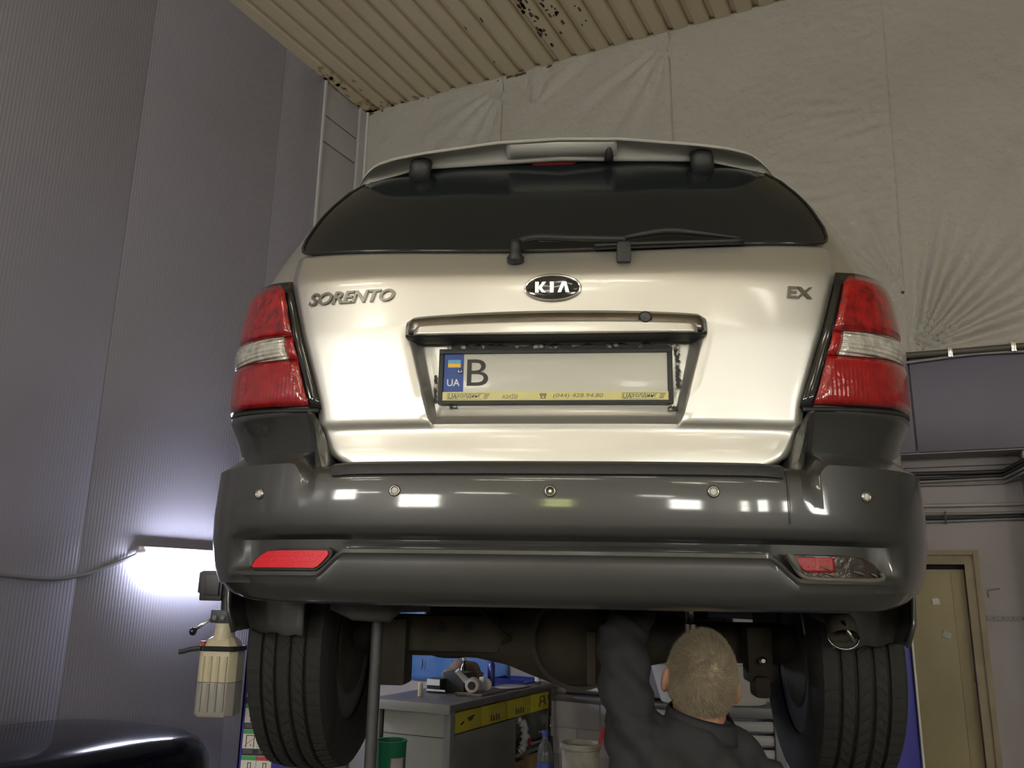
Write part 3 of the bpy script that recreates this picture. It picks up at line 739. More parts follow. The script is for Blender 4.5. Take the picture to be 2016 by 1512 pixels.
# --- handle bar
def strip_on_gate(xa, za_top, za_bot, out_f, nx=40, nz=6):
    V = []
    for i in range(nx+1):
        x = -xa+2*xa*i/nx; a = abs(x)/xa
        zt, zb_ = za_top(x), za_bot(x); e = sm(0, .05, 1-a)
        for j in range(nz):
            t = j/(nz-1); V.append(body(x, zb_+(zt-zb_)*t, out_f(t, a, e)))
    return V, gridF(nz, nx+1)
ht = lambda x: 2.344-.012*(x/.357)**2-.010*(sm(.335, .357, abs(x)))
hb = lambda x: 2.279+.003*(x/.357)**2
V, F = strip_on_gate(.357, ht, hb, lambda t, a, e: .006+(.030-.012*t)*(.35+.65*e)*math.sin(min(1, .25+t*3.0 if t < .5 else (1-t)*3.0+.12)*pi/2))
hd = add('gate_handle', V, F, 'chrome_dull', gate, smooth=True, solid=.006)
V, F = strip_on_gate(.330, lambda x: 2.310-.007*(x/.33)**2-.008*sm(.318, .33, abs(x)), lambda x: 2.2795+.003*(x/.33)**2, lambda t, a, e: .0405-.004*t)
add('handle_insert', V, F, 'silver', gate, smooth=True, solid=.006)
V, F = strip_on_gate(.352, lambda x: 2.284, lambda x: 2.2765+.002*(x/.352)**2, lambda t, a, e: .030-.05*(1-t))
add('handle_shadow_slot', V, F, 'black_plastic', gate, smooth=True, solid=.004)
V, F = latheVF([(.0135, .012), (.0135, -.003), (.011, -.006), (.0, -.004)], body(.213, 2.314, .034), 'Y', 20)
add('keyhole_cover', V, F, 'dark_metal', gate, smooth=True, angle=.8)
V, F = latheVF([(.0165, .01), (.0165, .0), (.0145, -.001)], body(.213, 2.314, .0345), 'Y', 20, cap=False)
add('keyhole_ring', V, F, 'black_plastic', gate, smooth=True, angle=.8)
# --- plate in its frame
def gp(x, z, out): return Vector((x, 1.930-.10*(z-2.195)*0+.0-out, z))
yp = 1.921
pl = add('license_plate', *boxVF(-.268, .268, yp, yp+.004, 2.155, 2.252), 'plate_white', car, bevel=.001)
fr = [boxVF(-.280, .280, yp-.006, yp+.012, 2.250, 2.262), boxVF(-.280, -.2685, yp-.006, yp+.012, 2.13, 2.25), boxVF(.2685, .280, yp-.006, yp+.012, 2.13, 2.25), boxVF(-.28, .28, yp-.006, yp+.012, 2.126, 2.1335), boxVF(-.28, .28, yp+.003, yp+.012, 2.13, 2.26)]
add('plate_frame', *join(*fr), 'black_plastic', pl, bevel=.0015)
add('dealer_strip', *boxVF(-.2685, .2685, yp-.005, yp+.003, 2.1335, 2.1545), 'strip_yellow', pl, bevel=.0008)
add('country_band', *boxVF(-.2675, -.2195, yp-.0008, yp+.001, 2.156, 2.2515), 'plate_blue', pl)
add('flag_top', *boxVF(-.258, -.227, yp-.0014, yp, 2.226, 2.2355), 'flag_blue', pl)
add('flag_bottom', *boxVF(-.258, -.227, yp-.0014, yp, 2.2165, 2.226), 'flag_yellow', pl)
def plate_text(s, wdt, hgt, x, z, m, name, y=None, shear=0, bold=0):
    V, F = fit(textVF(s, .02, 0, shear, bold), wdt, hgt); y = y or yp-.0012
    return add(name, [(x+v[0], y, z+v[1]) for v in V], F, m, pl)
plate_text('UA', .031, .0175, -.2435, 2.1785, 'ink_white', 'country_letters', bold=.0002)
plate_text('B', .052, .066, -.185, 2.2035, 'ink_black', 'plate_letter', bold=.0)
plate_text('КИЇВ', .037, .0125, -.105, 2.1435, 'ink_grey', 'dealer_city', yp-.0053, .2)
plate_text('(044) 428.94.80', .118, .0125, .057, 2.1435, 'ink_grey', 'dealer_number', yp-.0053, .2)
for xx in (-.208, .208):
    plate_text('холдинг', .060, .011, xx+.004, 2.1435, 'ink_grey', 'dealer_name', yp-.0053, .15, .0003)
    V, F = fit(textVF('UA', .02, 0, .2, .0004), .020, .0125)
    parts = [([(xx-.036+v[0], yp-.0053, 2.1435+v[1]) for v in V], F), boxVF(xx-.0485, xx-.0475, yp-.0055, yp-.005, 2.1365, 2.1505), boxVF(xx-.0485, xx+.042, yp-.0055, yp-.005, 2.1502, 2.151), boxVF(xx-.0485, xx+.036, yp-.0055, yp-.005, 2.1360, 2.1368), boxVF(xx-.0262, xx-.0255, yp-.0055, yp-.005, 2.1365, 2.1505)]
    for q in range(4): parts.append(([(xx+.038+.001*q, yp-.0055, 2.1375+.0036*q), (xx+.048+.002*q, yp-.0055, 2.1375+.0036*q), (xx+.049+.002*q, yp-.0055, 2.1392+.0036*q), (xx+.0385+.001*q, yp-.0055, 2.1392+.0036*q)], [(0, 1, 2, 3)]))
    add('dealer_logo', *join(*parts), 'ink_grey', pl)
# telephone pictogram
V, F = join(boxVF(-.0335, -.0185, yp-.0056, yp-.005, 2.1475, 2.1500), boxVF(-.0345, -.0310, yp-.0056, yp-.005, 2.1452, 2.1480), boxVF(-.0210, -.0175, yp-.0056, yp-.005, 2.1452, 2.1480), boxVF(-.0320, -.0290, yp-.0056, yp-.005, 2.1375, 2.1458), boxVF(-.0230, -.0200, yp-.0056, yp-.005, 2.1375, 2.1458), boxVF(-.0300, -.0220, yp-.0056, yp-.005, 2.1375, 2.1392), boxVF(-.0295, -.0225, yp-.0056, yp-.005, 2.1437, 2.1460))
add('phone_symbol', V, F, 'ink_grey', pl)
sc_ = add('plate_screw', *latheVF([(.0065, 0), (.0065, -.002), (.0045, -.0035), (.0, -.003)], (-.228, yp-.001, 2.2065), 'Y', 16), 'chrome_dull', pl, smooth=True)
add('screw_socket', *latheVF([(.002, -.0042), (.002, -.003)], (-.228, yp-.001, 2.2065), 'Y', 8), 'ink_black', pl)
# torn tape residue above and beside the frame
def ragged(x0, x1, z0, z1, y, n, amp, name, vert=False):
    V = []
    for k in range(n+1):
        t = k/n
        if not vert: V += [(x0+(x1-x0)*t, y, z0+random.uniform(-amp, amp)*.3), (x0+(x1-x0)*t, y, z1+random.uniform(-amp, amp))]
        else: V += [(x0+random.uniform(-amp, amp)*.5, y, z0+(z1-z0)*t), (x1+random.uniform(-amp, amp), y, z0+(z1-z0)*t)]
    F = [(2*k, 2*k+1, 2*k+3, 2*k+2) for k in range(n)]
    add(name, V, F, 'old_tape', gate, solid=.0012)
ragged(-.262, .285, 2.259, 2.2735, 1.9255, 46, .0035, 'tape_residue'); ragged(.288, .2975, 2.165, 2.272, 1.9285, 26, .004, 'tape_residue', True)
ragged(-.255, -.235, 2.117, 2.1225, 1.9305, 8, .004, 'tape_residue'); ragged(.268, .290, 2.112, 2.122, 1.9305, 8, .003, 'tape_residue')
ragged(-.292, -.286, 2.13, 2.20, 1.9295, 16, .0025, 'tape_residue', True)
# --- badges
def on_gate(VF, x0, z0, out, name, m, slope=0):
    V, F = VF; W = []
    for (a, b, c) in V:
        p = body(x0+a, z0+b+slope*a, out+c); W.append(p)
    return add(name, W, F, m, gate, smooth=True, angle=.5)
def letters(s, wdt, hgt, shear, bold):
    V, F = fit(textVF(s, .05, .0025, shear, bold), wdt, hgt); return V, F
on_gate(letters('SORENTO', .230, .0315, .28, .0011), -.507, 2.3925, .009, 'name_lettering', 'badge_metal', .0)
on_gate(letters('EX', .064, .0275, .12, .0011), .585, 2.3905, .009, 'trim_lettering', 'badge_metal')
def ellipse(rx, rz, h0, h1, n=48, dome=0):
    V = []; prof_ = [(1, h0), (1, h1), (.93, h1+dome), (.5, h1+dome*1.6), (.02, h1+dome*1.8)]
    for k, h in prof_:
        for i in range(n): a = 2*pi*i/n; V.append((rx*k*math.cos(a), rz*k*math.sin(a), h))
    return V, gridF(n, len(prof_), True)
em = on_gate(ellipse(.0655, .0305, -.002, .003, dome=.0015), -.003, 2.402, .007, 'oval_emblem', 'black_gloss')
def ellipse_ring(rx, rz, w, n=56):
    V = []
    for i in range(n):
        a = 2*pi*i/n
        for q in range(8):
            b = 2*pi*q/8; k = w*math.cos(b); V.append(((rx+k)*math.cos(a), (rz+k)*math.sin(a), w*math.sin(b)))
    F = []
    for i in range(n):
        for q in range(8): F.append((i*8+q, i*8+(q+1) % 8, ((i+1) % n)*8+(q+1) % 8, ((i+1) % n)*8+q))
    return V, F
on_gate(ellipse_ring(.0665, .0315, .0032), -.003, 2.402, .0105, 'emblem_ring', 'chrome')
def stroke(poly, h):
    n = len(poly); V = [(x, y, 0) for x, y in poly]+[(x, y, h) for x, y in poly]
    return V, [tuple(range(n)), tuple(range(n, 2*n))]+[(i, (i+1) % n, (i+1) % n+n, i+n) for i in range(n)]
kk = [stroke([(-.042, -.0135), (-.0335, -.0135), (-.0335, .0135), (-.042, .0135)], .003), stroke([(-.0335, .0005), (-.0245, .0135), (-.0155, .0135), (-.0265, -.0005), (-.0165, -.0135), (-.0255, -.0135), (-.0335, -.002)], .003),
      stroke([(-.0065, -.0135), (.0025, -.0135), (.0025, .0135), (-.0065, .0135)], .003), stroke([(.0115, -.0135), (.0200, -.0135), (.0275, .0065), (.0310, -.0135), (.0400, -.0135), (.0325, .0135), (.0225, .0135)], .003)]
on_gate(join(*kk), -.003, 2.402, .0118, 'emblem_letters', 'chrome')
# --- rear wiper
wp = add('wiper', *tubeVF(smooth_path([body(-.098, 2.502, .035), body(-.085, 2.525, .04), body(-.04, 2.537, .04), body(.04, 2.535, .036), body(.12, 2.530, .035), body(.175, 2.528, .033)], 6), [(.008+.006*math.sin(min(1, k/20)*pi), .009) for k in range(31)], 10), 'black_plastic', car, smooth=True)
wp['label'] = 'black rear wiper with its arm'
c = body(-.098, 2.492, .0)
add('wiper_boot', *tubeVF([body(-.098, 2.487, .006), body(-.098, 2.488, .016), body(-.098, 2.494, .022), body(-.098, 2.505, .036), body(-.098, 2.514, .045)], [.021, .022, .015, .0145, .015], 16), 'black_plastic', wp, smooth=True)
add('wiper_blade', *tubeVF([body(.098+.372*k/14, 2.522+.002*math.sin(k*.4), .022) for k in range(15)], (.0055), 8), 'black_plastic', wp, smooth=True)
add('blade_rubber', *tubeVF([body(.10+.368*k/14, 2.517, .016) for k in range(15)], .003, 6), 'rubber', wp, smooth=True)
add('blade_bridge', *tubeVF(smooth_path([body(.12, 2.526, .028), body(.20, 2.538, .036), body(.28, 2.545, .040), body(.36, 2.538, .034), body(.46, 2.524, .026)], 4), [.004, .005, .006, .006, .007, .008, .008, .009, .009, .009, .008, .008, .007, .006, .005, .004, .003], 8), 'black_plastic', wp, smooth=True)
add('arm_knuckle', *boxVF(.152, .187, body(.17, 2.48, .032).y, body(.17, 2.48, .0).y, 2.476, 2.530), 'black_plastic', wp, bevel=.007)
# --- mud flaps, wheels
for s in (-1, 1):
    V = []
    for j in range(8):
        t = j/7; z = 1.765-.205*t
        for i in range(12):
            q = i/11; x = .715+.225*q; yy = 2.33+.03*math.sin(q*pi)+.07*q*q
            xx = x-(.035*(1-math.sqrt(max(0, 1-(max(0, t-.75)/.25)**2))) if i > 9 else 0)
            V.append((s*xx, yy, z+(.02*q*q if j == 7 else 0)+(.004*math.sin(q*19) if j == 7 else 0)))
    fl = add('mud_flap', V, gridF(12, 8), 'flap', car, smooth=True, solid=.012); 
    # arch liner lip joining bumper and flap
    V = []
    for j in range(6):
        z = 1.86-.29*j/5
        for (x, y) in ((.893, 2.22), (.915, 2.28), (.924, 2.36), (.922, 2.42)): V.append((s*(x-.004*(j > 3)-.02*(j > 4)), y, z))
    add('arch_edge', V, gridF(4, 6), 'bumper_grey', car, smooth=True, solid=.012)
def wheel(x, y, z, s, detail=True):
    w_ = add('wheel', *latheVF([(.375*.62, -.095*s), (.375*.64, -.085*s), (.375*.60, -.06*s), (.375*.58, .05*s), (.375*.635, .08*s), (.375*.62, .095*s), (.375*.50, .075*s), (.06, .070*s), (.03, .078*s)], (x, y, z), 'X', 40), 'rim_alloy', car, smooth=True, angle=.7)
    prof_ = [(.228, -.10), (.25, -.118), (.30, -.126), (.338, -.120), (.352, -.112)]
    gro = (-.063, -.022, .022, .063); xx = -.105
    r0 = lambda h: .372-.010*(abs(h)/.105)**3
    pts = [(-.105, 0)]
    for g_ in gro: pts += [(g_-.0055, 0), (g_-.004, .009), (g_+.004, .009), (g_+.0055, 0)]
    pts.append((.105, 0))
    for h, d in pts: prof_.append((r0(h)-d, h))
    prof_ += [(.352, .112), (.338, .120), (.30, .126), (.25, .118), (.228, .10)]
    add('tyre', *latheVF(prof_, (x, y, z), 'X', 72, cap=False), 'rubber', w_, smooth=True, angle=.6)
    if detail:
        # tread blocks: slanted sipes as small proud lugs on shoulders
        lugs = []
        for k in range(64):
            a = 2*pi*k/64
            for side in (-1, 1):
                for (h0, h1) in ((.068, .104),):
                    q = []
                    for hh, da in ((h0, 0), (h1, .012), (h1, .012+.062), (h0, .062)):
                        for rr in (r0(hh)-.004, r0(hh)+.0022):
                            aa = a+da+.02*side; q.append((x+side*hh, y+rr*math.cos(aa), z+rr*math.sin(aa)))
                    lugs.append((q, [(1, 3, 5, 7), (0, 1, 3, 2), (2, 3, 5, 4), (4, 5, 7, 6), (6, 7, 1, 0)]))
            for hc, sl in ((-.0425, .04), (0, -.03), (.0425, .04)):
                q = []
                for hh, da in ((-.0135, -sl), (.0135, sl), (.0135, sl+.068), (-.0135, -sl+.068)):
                    for rr in (r0(hc)-.004, r0(hc)+.0020):
                        aa = a+da; q.append((x+hc+hh, y+rr*math.cos(aa), z+rr*math.sin(aa)))
                lugs.append((q, [(1, 3, 5, 7), (0, 1, 3, 2), (2, 3, 5, 4), (4, 5, 7, 6), (6, 7, 1, 0)]))
        lo = add('tread_blocks', *join(*lugs), 'rubber_worn', w_); tag(lo, kind='stuff')
    add('brake_drum', *latheVF([(.02, -.10*s), (.15, -.10*s), (.17, -.085*s), (.17, -.03*s), (.14, -.02*s)], (x, y, z), 'X', 28), 'axle_iron', w_, smooth=True, angle=.6)
wheel(-.785, 2.77, 1.515, -1); wheel(.81, 2.77, 1.515, 1); wheel(-.80, 5.48, 1.63, -1, False); wheel(.80, 5.48, 1.63, 1, False)
# --- rear axle, differential and underbody
ax_prof = [(.045, -.70), (.062, -.66), (.062, -.42), (.066, -.30), (.085, -.20), (.115, -.12), (.142, -.04), (.148, .03), (.142, .09), (.115, .15), (.082, .22), (.062, .32), (.062, .66), (.045, .70)]
axl = add('rear_axle', *latheVF(ax_prof, (.02, 2.77, 1.545), 'X', 28), 'axle_iron', car, smooth=True, angle=.8)
add('diff_cover', *latheVF([(.128, .0), (.130, -.02), (.115, -.05), (.07, -.085), (.0, -.095)], (.045, 2.66, 1.545), 'Y', 28), 'axle_iron', axl, smooth=True, angle=.8)
add('cover_flange', *latheVF([(.145, .01), (.145, -.012), (.128, -.012)], (.045, 2.665, 1.545), 'Y', 24), 'axle_iron', axl, smooth=True, angle=.6)
add('pinion_strap', *boxVF(.072, .098, 2.545, 2.60, 1.43, 1.58), 'axle_iron', axl, bevel=.006)
add('axle_beam', *boxVF(-.56, -.20, 2.69, 2.78, 1.50, 1.612), 'axle_iron', axl, bevel=.015)
for x in (-.30, -.385): add('beam_hole', *latheVF([(.016, -.002), (.016, .003)], (x, 2.688, 1.575), 'Y', 14), 'under_black', axl)
add('brake_hose', *tubeVF(smooth_path([(-.26, 2.67, 1.63), (-.22, 2.65, 1.60), (-.19, 2.65, 1.565), (-.17, 2.66, 1.55), (-.19, 2.67, 1.53)], 6), .006, 8), 'under_black', axl, smooth=True)
add('axle_bracket', *boxVF(-.60, -.49, 2.66, 2.78, 1.40, 1.60), 'axle_iron', axl, bevel=.012)
V, F = join(boxVF(.545, .62, 2.62, 2.72, 1.44, 1.60), boxVF(.56, .605, 2.60, 2.70, 1.40, 1.46))
add('spring_bracket', V, F, 'axle_iron', axl, bevel=.012)
add('bracket_bolt', *latheVF([(.012, .004), (.012, -.012), (.006, -.016), (.006, -.02)], (.585, 2.612, 1.505), 'Y', 8), 'shock_steel', axl)
V, F = join(boxVF(-.88, .88, 2.32, 6.0, 1.735, 1.76), boxVF(-.55, -.45, 2.0, 5.9, 1.665, 1.74), boxVF(.45, .55, 2.0, 5.9, 1.665, 1.74), boxVF(-.56, .56, 2.05, 2.13, 1.672, 1.74), boxVF(-.5, .5, 3.1, 3.2, 1.60, 1.74), boxVF(-.62, .62, 2.0, 2.36, 1.775, 1.79))
und = add('underbody', V, F, 'under_black', car)
add('fuel_tank', *boxVF(.12, .44, 3.2, 4.2, 1.52, 1.74), 'under_black', und, bevel=.04)
add('transmission', *boxVF(-.14, .10, 3.9, 5.2, 1.55, 1.74), 'under_black', und, bevel=.04)
add('propshaft', *tubeVF([(.04, 2.70, 1.56), (.0, 3.9, 1.64)], .035, 12), 'axle_iron', und, smooth=True, angle=.6)
add('muffler', *latheVF([(.0, -.22), (.05, -.22), (.062, -.20), (.062, .20), (.05, .22), (0, .22)], (.30, 2.34, 1.735), 'X', 18), 'axle_iron', und, smooth=True, angle=.6)
add('exhaust_hanger', *tubeVF([(-.58, 2.18, 1.665), (-.52, 2.17, 1.64), (-.44, 2.18, 1.637), (-.42, 2.22, 1.665)], [(.014, .03)]*4, 8), 'flap', und, smooth=True)
for s, xx in ((1, .368),):
    add('shock_absorber', *tubeVF([(xx, 2.50, 1.76), (xx, 2.50, 1.645), (xx, 2.50, 1.644), (xx, 2.50, 1.612), (xx, 2.50, 1.611), (xx, 2.52, 1.50)], [.026, .026, .019, .019, .022, .022], 14), 'shock_steel', und, smooth=True, angle=.6)
# tail pipe with its cross pin on the right
tp = add('tail_pipe', *tubeVF([(.70, 2.40, 1.66), (.70, 2.24, 1.645), (.70, 2.20, 1.625), (.70, 2.185, 1.598)], [.030, .030, .036, .037], 18, cap=False), 'axle_iron', und, smooth=True, solid=.003)
add('pipe_rim', *tubeVF([(.70+.037*math.cos(a), 2.185+.012*math.sin(a), 1.598+.030*math.sin(a)) for a in [2*pi*k/20 for k in range(21)]], .003, 6), 'shock_steel', und, smooth=True)
add('cross_pin', *tubeVF([(.695, 2.165, 1.635), (.718, 2.155, 1.585)], .005, 8), 'shock_steel', und, smooth=True)
add('hanger_rod', *tubeVF([(.60, 2.2, 1.66), (.606, 2.2, 1.655), (.612, 2.2, 1.60)], .0025, 6), 'axle_iron', und)
# ================================================================== TWO-POST LIFT
def post(name, x0, x1, lb, s):
    t = thing(name, ((x0+x1)/2, 4.15, 0), lb, 'lift post')
    y0, y1, zt = 4.0, 4.30, 2.95
    V, F = join(boxVF(x0, x1, y0, y0+.012, .02, zt), boxVF(x0, x1, y1-.012, y1, .02, zt), boxVF(x0 if s < 0 else x1-.012, x0+.012 if s < 0 else x1, y0, y1, .02, zt))
    add('column', V, F, 'lift_blue', t, bevel=.003)
    add('base_plate', *boxVF(x0-.12, x1+.12, y0-.1, y1+.1, 0, .02), 'lift_blue', t)
    add('top_cap', *boxVF(x0-.01, x1+.01, y0-.01, y1+.01, zt, zt+.03), 'lift_blue', t, bevel=.004)
    xi = x1 if s < 0 else x0
    add('carriage', *boxVF(min(xi, xi-s*.09)+.0, max(xi, xi-s*.09), y0+.03, y1-.03, 1.30, 1.85), 'dark_metal', t, bevel=.01)
    for yy in (3.15, 5.0):
        a = Vector((xi-s*.05, 4.15+(.08 if yy > 4 else -.08), 1.60)); b = Vector((-s*-.72, yy, 1.60))
        b = Vector((s*.70, yy, 1.60)); d = (b-a).normalized(); nrm = Vector((-d.y, d.x, 0))*.05
        V = [a+nrm, a-nrm, b-nrm*.8, b+nrm*.8]; V = [v+Vector((0, 0, -.04)) for v in V]+[v+Vector((0, 0, .03)) for v in V]
        ar = add('lift_arm', V, [(0, 1, 2, 3), (4, 5, 6, 7), (0, 1, 5, 4), (1, 2, 6, 5), (2, 3, 7, 6), (3, 0, 4, 7)], 'dark_metal', t, bevel=.006)
        add('lift_pad', *latheVF([(.03, 0), (.03, .055), (.06, .06), (.06, .075)], (b.x, b.y, 1.63+.03), 'Z', 18), 'rubber', ar)
    return t
lp = post('lift_post', -1.545, -1.245, 'blue lift post with safety stickers behind the left rear wheel', -1)
rp_ = post('lift_post', 1.208, 1.508, 'plain blue lift post between the right rear wheel and the ochre door', 1)
add('edge_strip', *boxVF(1.502, 1.510, 3.985, 4.0, .02, 2.95), 'white_trim', rp_)
# safety stickers on the left post (front face y=4.0)
def sticker(x0, zt, head, icon, g):
    s = add('sticker', *boxVF(x0, x0+.071, 3.996, 4.0, zt-.110, zt), 'sticker_white', lp)
    add('sticker_header', *boxVF(x0, x0+.071, 3.9952, 3.9965, zt-.019, zt-.001), head, s)
    add('sticker_footer', *boxVF(x0, x0+.071, 3.9952, 3.9965, zt-.110, zt-.082), 'ink_black', s)
    add('footer_text', *join(*[boxVF(x0+.006, x0+.05, 3.9945, 3.996, zt-.0895-.006*k, zt-.087-.006*k) for k in range(3)]), 'sticker_grey', s)
    cx, cz = x0+.0355, zt-.05
    if icon == 'man':
        q = [boxVF(cx-.004, cx+.004, 3.9945, 3.996, cz+.017, cz+.026), boxVF(cx-.008, cx+.008, 3.9945, 3.996, cz-.004, cz+.016), boxVF(cx-.008, cx-.003, 3.9945, 3.996, cz-.028, cz-.004), boxVF(cx+.003, cx+.008, 3.9945, 3.996, cz-.028, cz-.004), boxVF(cx-.013, cx-.009, 3.9945, 3.996, cz-.008, cz+.014), boxVF(cx+.009, cx+.018, 3.9945, 3.996, cz+.002, cz+.006)]
    elif icon == 'lift':
        q = [boxVF(cx-.02, cx-.017, 3.9945, 3.996, cz-.028, cz+.026), boxVF(cx+.017, cx+.02, 3.9945, 3.996, cz-.028, cz+.026), boxVF(cx-.02, cx+.02, 3.9945, 3.996, cz+.023, cz+.026), boxVF(cx+.002, cx+.006, 3.9945, 3.996, cz-.02, cz-.014)]
        a = ([(cx-.03, 3.9943, cz-.026), (cx+.03, 3.9943, cz+.022), (cx+.03, 3.9943, cz+.0245), (cx-.03, 3.9943, cz-.0235)], [(0, 1, 2, 3)])
        add('strike_line', *a, 'sticker_red', s, solid=.0004)
    else:
        q = [boxVF(cx-.004, cx-.001, 3.9945, 3.996, cz-.01, cz+.022), boxVF(cx+.01, cx+.013, 3.9945, 3.996, cz-.006, cz+.022), boxVF(cx-.004, cx+.013, 3.9945, 3.996, cz+.019, cz+.022), boxVF(cx-.026, cx+.026, 3.9945, 3.996, cz-.022, cz-.01), boxVF(cx-.03, cx-.016, 3.9945, 3.996, cz-.028, cz-.02)]
    add('pictogram', *join(*q), 'ink_black', s)
for k, (zt, ic) in enumerate(((1.375, 'man'), (1.263, 'lift'), (1.151, 'man'), (1.039, 'lift'), (.926, 'jack'), (.814, 'man'), (.70, 'lift'))): sticker(-1.525, zt, 'sticker_green', ic, k)
for k, (zt, ic) in enumerate(((1.039, 'lift'), (.926, 'jack'), (.814, 'lift'), (.70, 'man'))): sticker(-1.452, zt, 'sticker_red', ic, k)
# release device on the left post: bracket, lever, clamp
t = thing('lock_bracket', (-1.6780, 3.95, 1.50), 'dark grey lock bracket with a ball lever on the left lift post', 'bracket')
V, F = join(boxVF(-1.7780, -1.6680, 3.93, 4.0, 1.615, 1.755), boxVF(-1.7980, -1.7680, 3.95, 4.02, 1.65, 1.75))
add('bracket_box', V, F, 'dark_metal', t, bevel=.008)
add('bracket_lid', *boxVF(-1.7530, -1.6780, 3.918, 3.93, 1.64, 1.74), 'dark_metal', t, bevel=.006)
add('strut', *tubeVF([(-1.6480, 3.97, 1.75), (-1.6430, 3.97, 1.53)], .034, 12), 'dark_metal', t, smooth=True, angle=.6)
add('strut_ring', *tubeVF([(-1.6430, 3.97, 1.665), (-1.6430, 3.97, 1.64)], .042, 14), 'black_plastic', t, smooth=True, angle=.6)
add('clamp', *boxVF(-1.6980, -1.5780, 3.90, 4.0, 1.515, 1.575), 'dark_metal', t, bevel=.006)
for x in (-1.6730, -1.6330): add('clamp_bolt', *latheVF([(.012, 0), (.012, -.008), (.006, -.012), (0, -.012)], (x, 3.90, 1.54), 'Y', 12), 'cable_grey', t)
add('lever', *tubeVF([(-1.6980, 3.93, 1.535), (-1.7780, 3.92, 1.480)], .007, 8), 'chrome', t, smooth=True)
add('lever_ball', *latheVF([(.0, -.019), (.012, -.015), (.019, 0), (.012, .015), (0, .019)], (-1.7840, 3.92, 1.474), 'Z', 14), 'black_gloss', t, smooth=True)
add('cross_beam', *boxVF(-1.6680, -1.5230, 3.955, 3.985, 1.56, 1.60), 'dark_metal', t, bevel=.004)
# oil canister hanging from the clamp
t = thing('canister', (-1.6330, 3.93, 1.11), 'half-filled cloudy plastic canister strapped to the left lift post', 'canister')
def can_ring(z, k=1, cut=.03):
    x0, x1, y0, y1 = -1.6330-.0925*k, -1.6330+.0925*k, 3.93-.07*k, 3.93+.07*k; c = cut*k
    return [(x0+c, y0, z), (x1-c, y0, z), (x1, y0+c, z), (x1, y1-c, z), (x1-c, y1, z), (x0+c, y1, z), (x0, y1-c, z), (x0, y0+c, z)]
def stack(rs):
    V = [p for r in rs for p in r]; n = len(rs[0]); return V, gridF(n, len(rs), True)+[tuple(range(n)), tuple(range((len(rs)-1)*n, len(rs)*n))]
add('lower_body', *stack([can_ring(1.105, .94), can_ring(1.115, 1), can_ring(1.255, 1)]), 'jug_full', t, bevel=.004)
add('upper_body', *stack([can_ring(1.256, 1), can_ring(1.385, 1), can_ring(1.40, .97), can_ring(1.44, .72), can_ring(1.455, .5)]), 'jug_plastic', t, bevel=.004)
for k in range(4):
    x = -1.6930+.036*k
    for z0, z1, m in ((1.13, 1.252, 'jug_full'), (1.258, 1.37, 'jug_plastic')):
        add('flute', *tubeVF([(x, 3.862, z0), (x, 3.862, z1)], (.012, .006) if 0 else .0105, 8), m, t, smooth=True, angle=.6)
add('neck', *tubeVF([(-1.6330, 3.93, 1.44), (-1.6330, 3.93, 1.47), (-1.6330, 3.93, 1.515)], [.052, .046, .044], 16), 'jug_plastic', t, smooth=True, angle=.6)
add('strap', *stack([can_ring(1.392, 1.06), can_ring(1.414, 1.06)]), 'black_plastic', t)
add('strap_ribs', *join(*[boxVF(-1.6930+.006*k, -1.6900+.006*k, 3.853, 3.857, 1.392, 1.414) for k in range(24)]), 'rubber', t)
add('strap_tail', *tubeVF(smooth_path([(-1.7130, 3.865, 1.404), (-1.7580, 3.86, 1.398), (-1.7930, 3.86, 1.388), (-1.8130, 3.86, 1.386)], 4), [(.004, .011)]*13, 8), 'black_plastic', t)
add('red_tab', *boxVF(-1.7230, -1.7030, 3.88, 3.90, 1.415, 1.435), 'red_plastic', t)
# ================================================================== tall grey stand behind the left rear wheel
t = thing('support_stand', (-.518, 2.40, 0), 'tall thin grey steel support stand under the car beside the axle', 'stand')
add('pole', *tubeVF([(-.518, 2.40, .02), (-.518, 2.40, 1.60)], .0165, 14), 'stand_grey', t, smooth=True, angle=.6)
add('saddle', *boxVF(-.545, -.49, 2.37, 2.43, 1.60, 1.662), 'dark_metal', t, bevel=.006)
add('foot', *latheVF([(.16, 0), (.16, .012), (.03, .03), (.025, .10)], (-.518, 2.40, 0), 'Z', 24), 'dark_metal', t, smooth=True, angle=.6)
# ================================================================== dark car parked along the left wall
def DC(b, a, z): return R(.70+b*.75, 2.45+a, z-.03*(z > .5))       # b across, a from the nose backwards
t = thing('parked_car', R(.70, 4.6, 0), 'glossy dark navy car parked along the ribbed grey wall', 'car')
def dring(z, W, nose, tail, n=2.6):
    out = []
    for i in range(33):
        x = W*math.sin((-1+2*i/32)*pi/2); q = max(0, 1-(abs(x)/W)**n); out.append(DC(x, nose+.5*(1-q**(1/n)), z))
    for i in range(1, 12): out.append(DC(W, nose+.5+(tail-.5-nose-.5)*i/12, z))
    for i in range(33):
        x = W*math.cos(i/32*pi); q = max(0, 1-(abs(x)/W)**n); out.append(DC(x, tail-.5*(1-q**(1/n)), z))
    for i in range(1, 12): out.append(DC(-W, tail-.5+(nose+.5-tail+.5)*i/12, z))
    return out
rg = [dring(z, W, n0, 4.4-n0*.5) for z, W, n0 in ((.18, .80, .10), (.22, .84, .04), (.42, .86, .0), (.60, .86, .0), (.74, .855, .02), (.80, .845, .05), (.845, .825, .09), (.875, .785, .15), (.895, .71, .25), (.91, .55, .40), (.918, .35, .6))]
add('bodywork', *stack(rg), 'navy_paint', t, smooth=True, angle=.9)
rg = [dring(z, W, n0, n1) for z, W, n0, n1 in ((.87, .72, 1.55, 4.1), (.95, .73, 1.85, 4.0), (1.2, .62, 2.25, 3.7), (1.3, .57, 2.4, 3.55))]
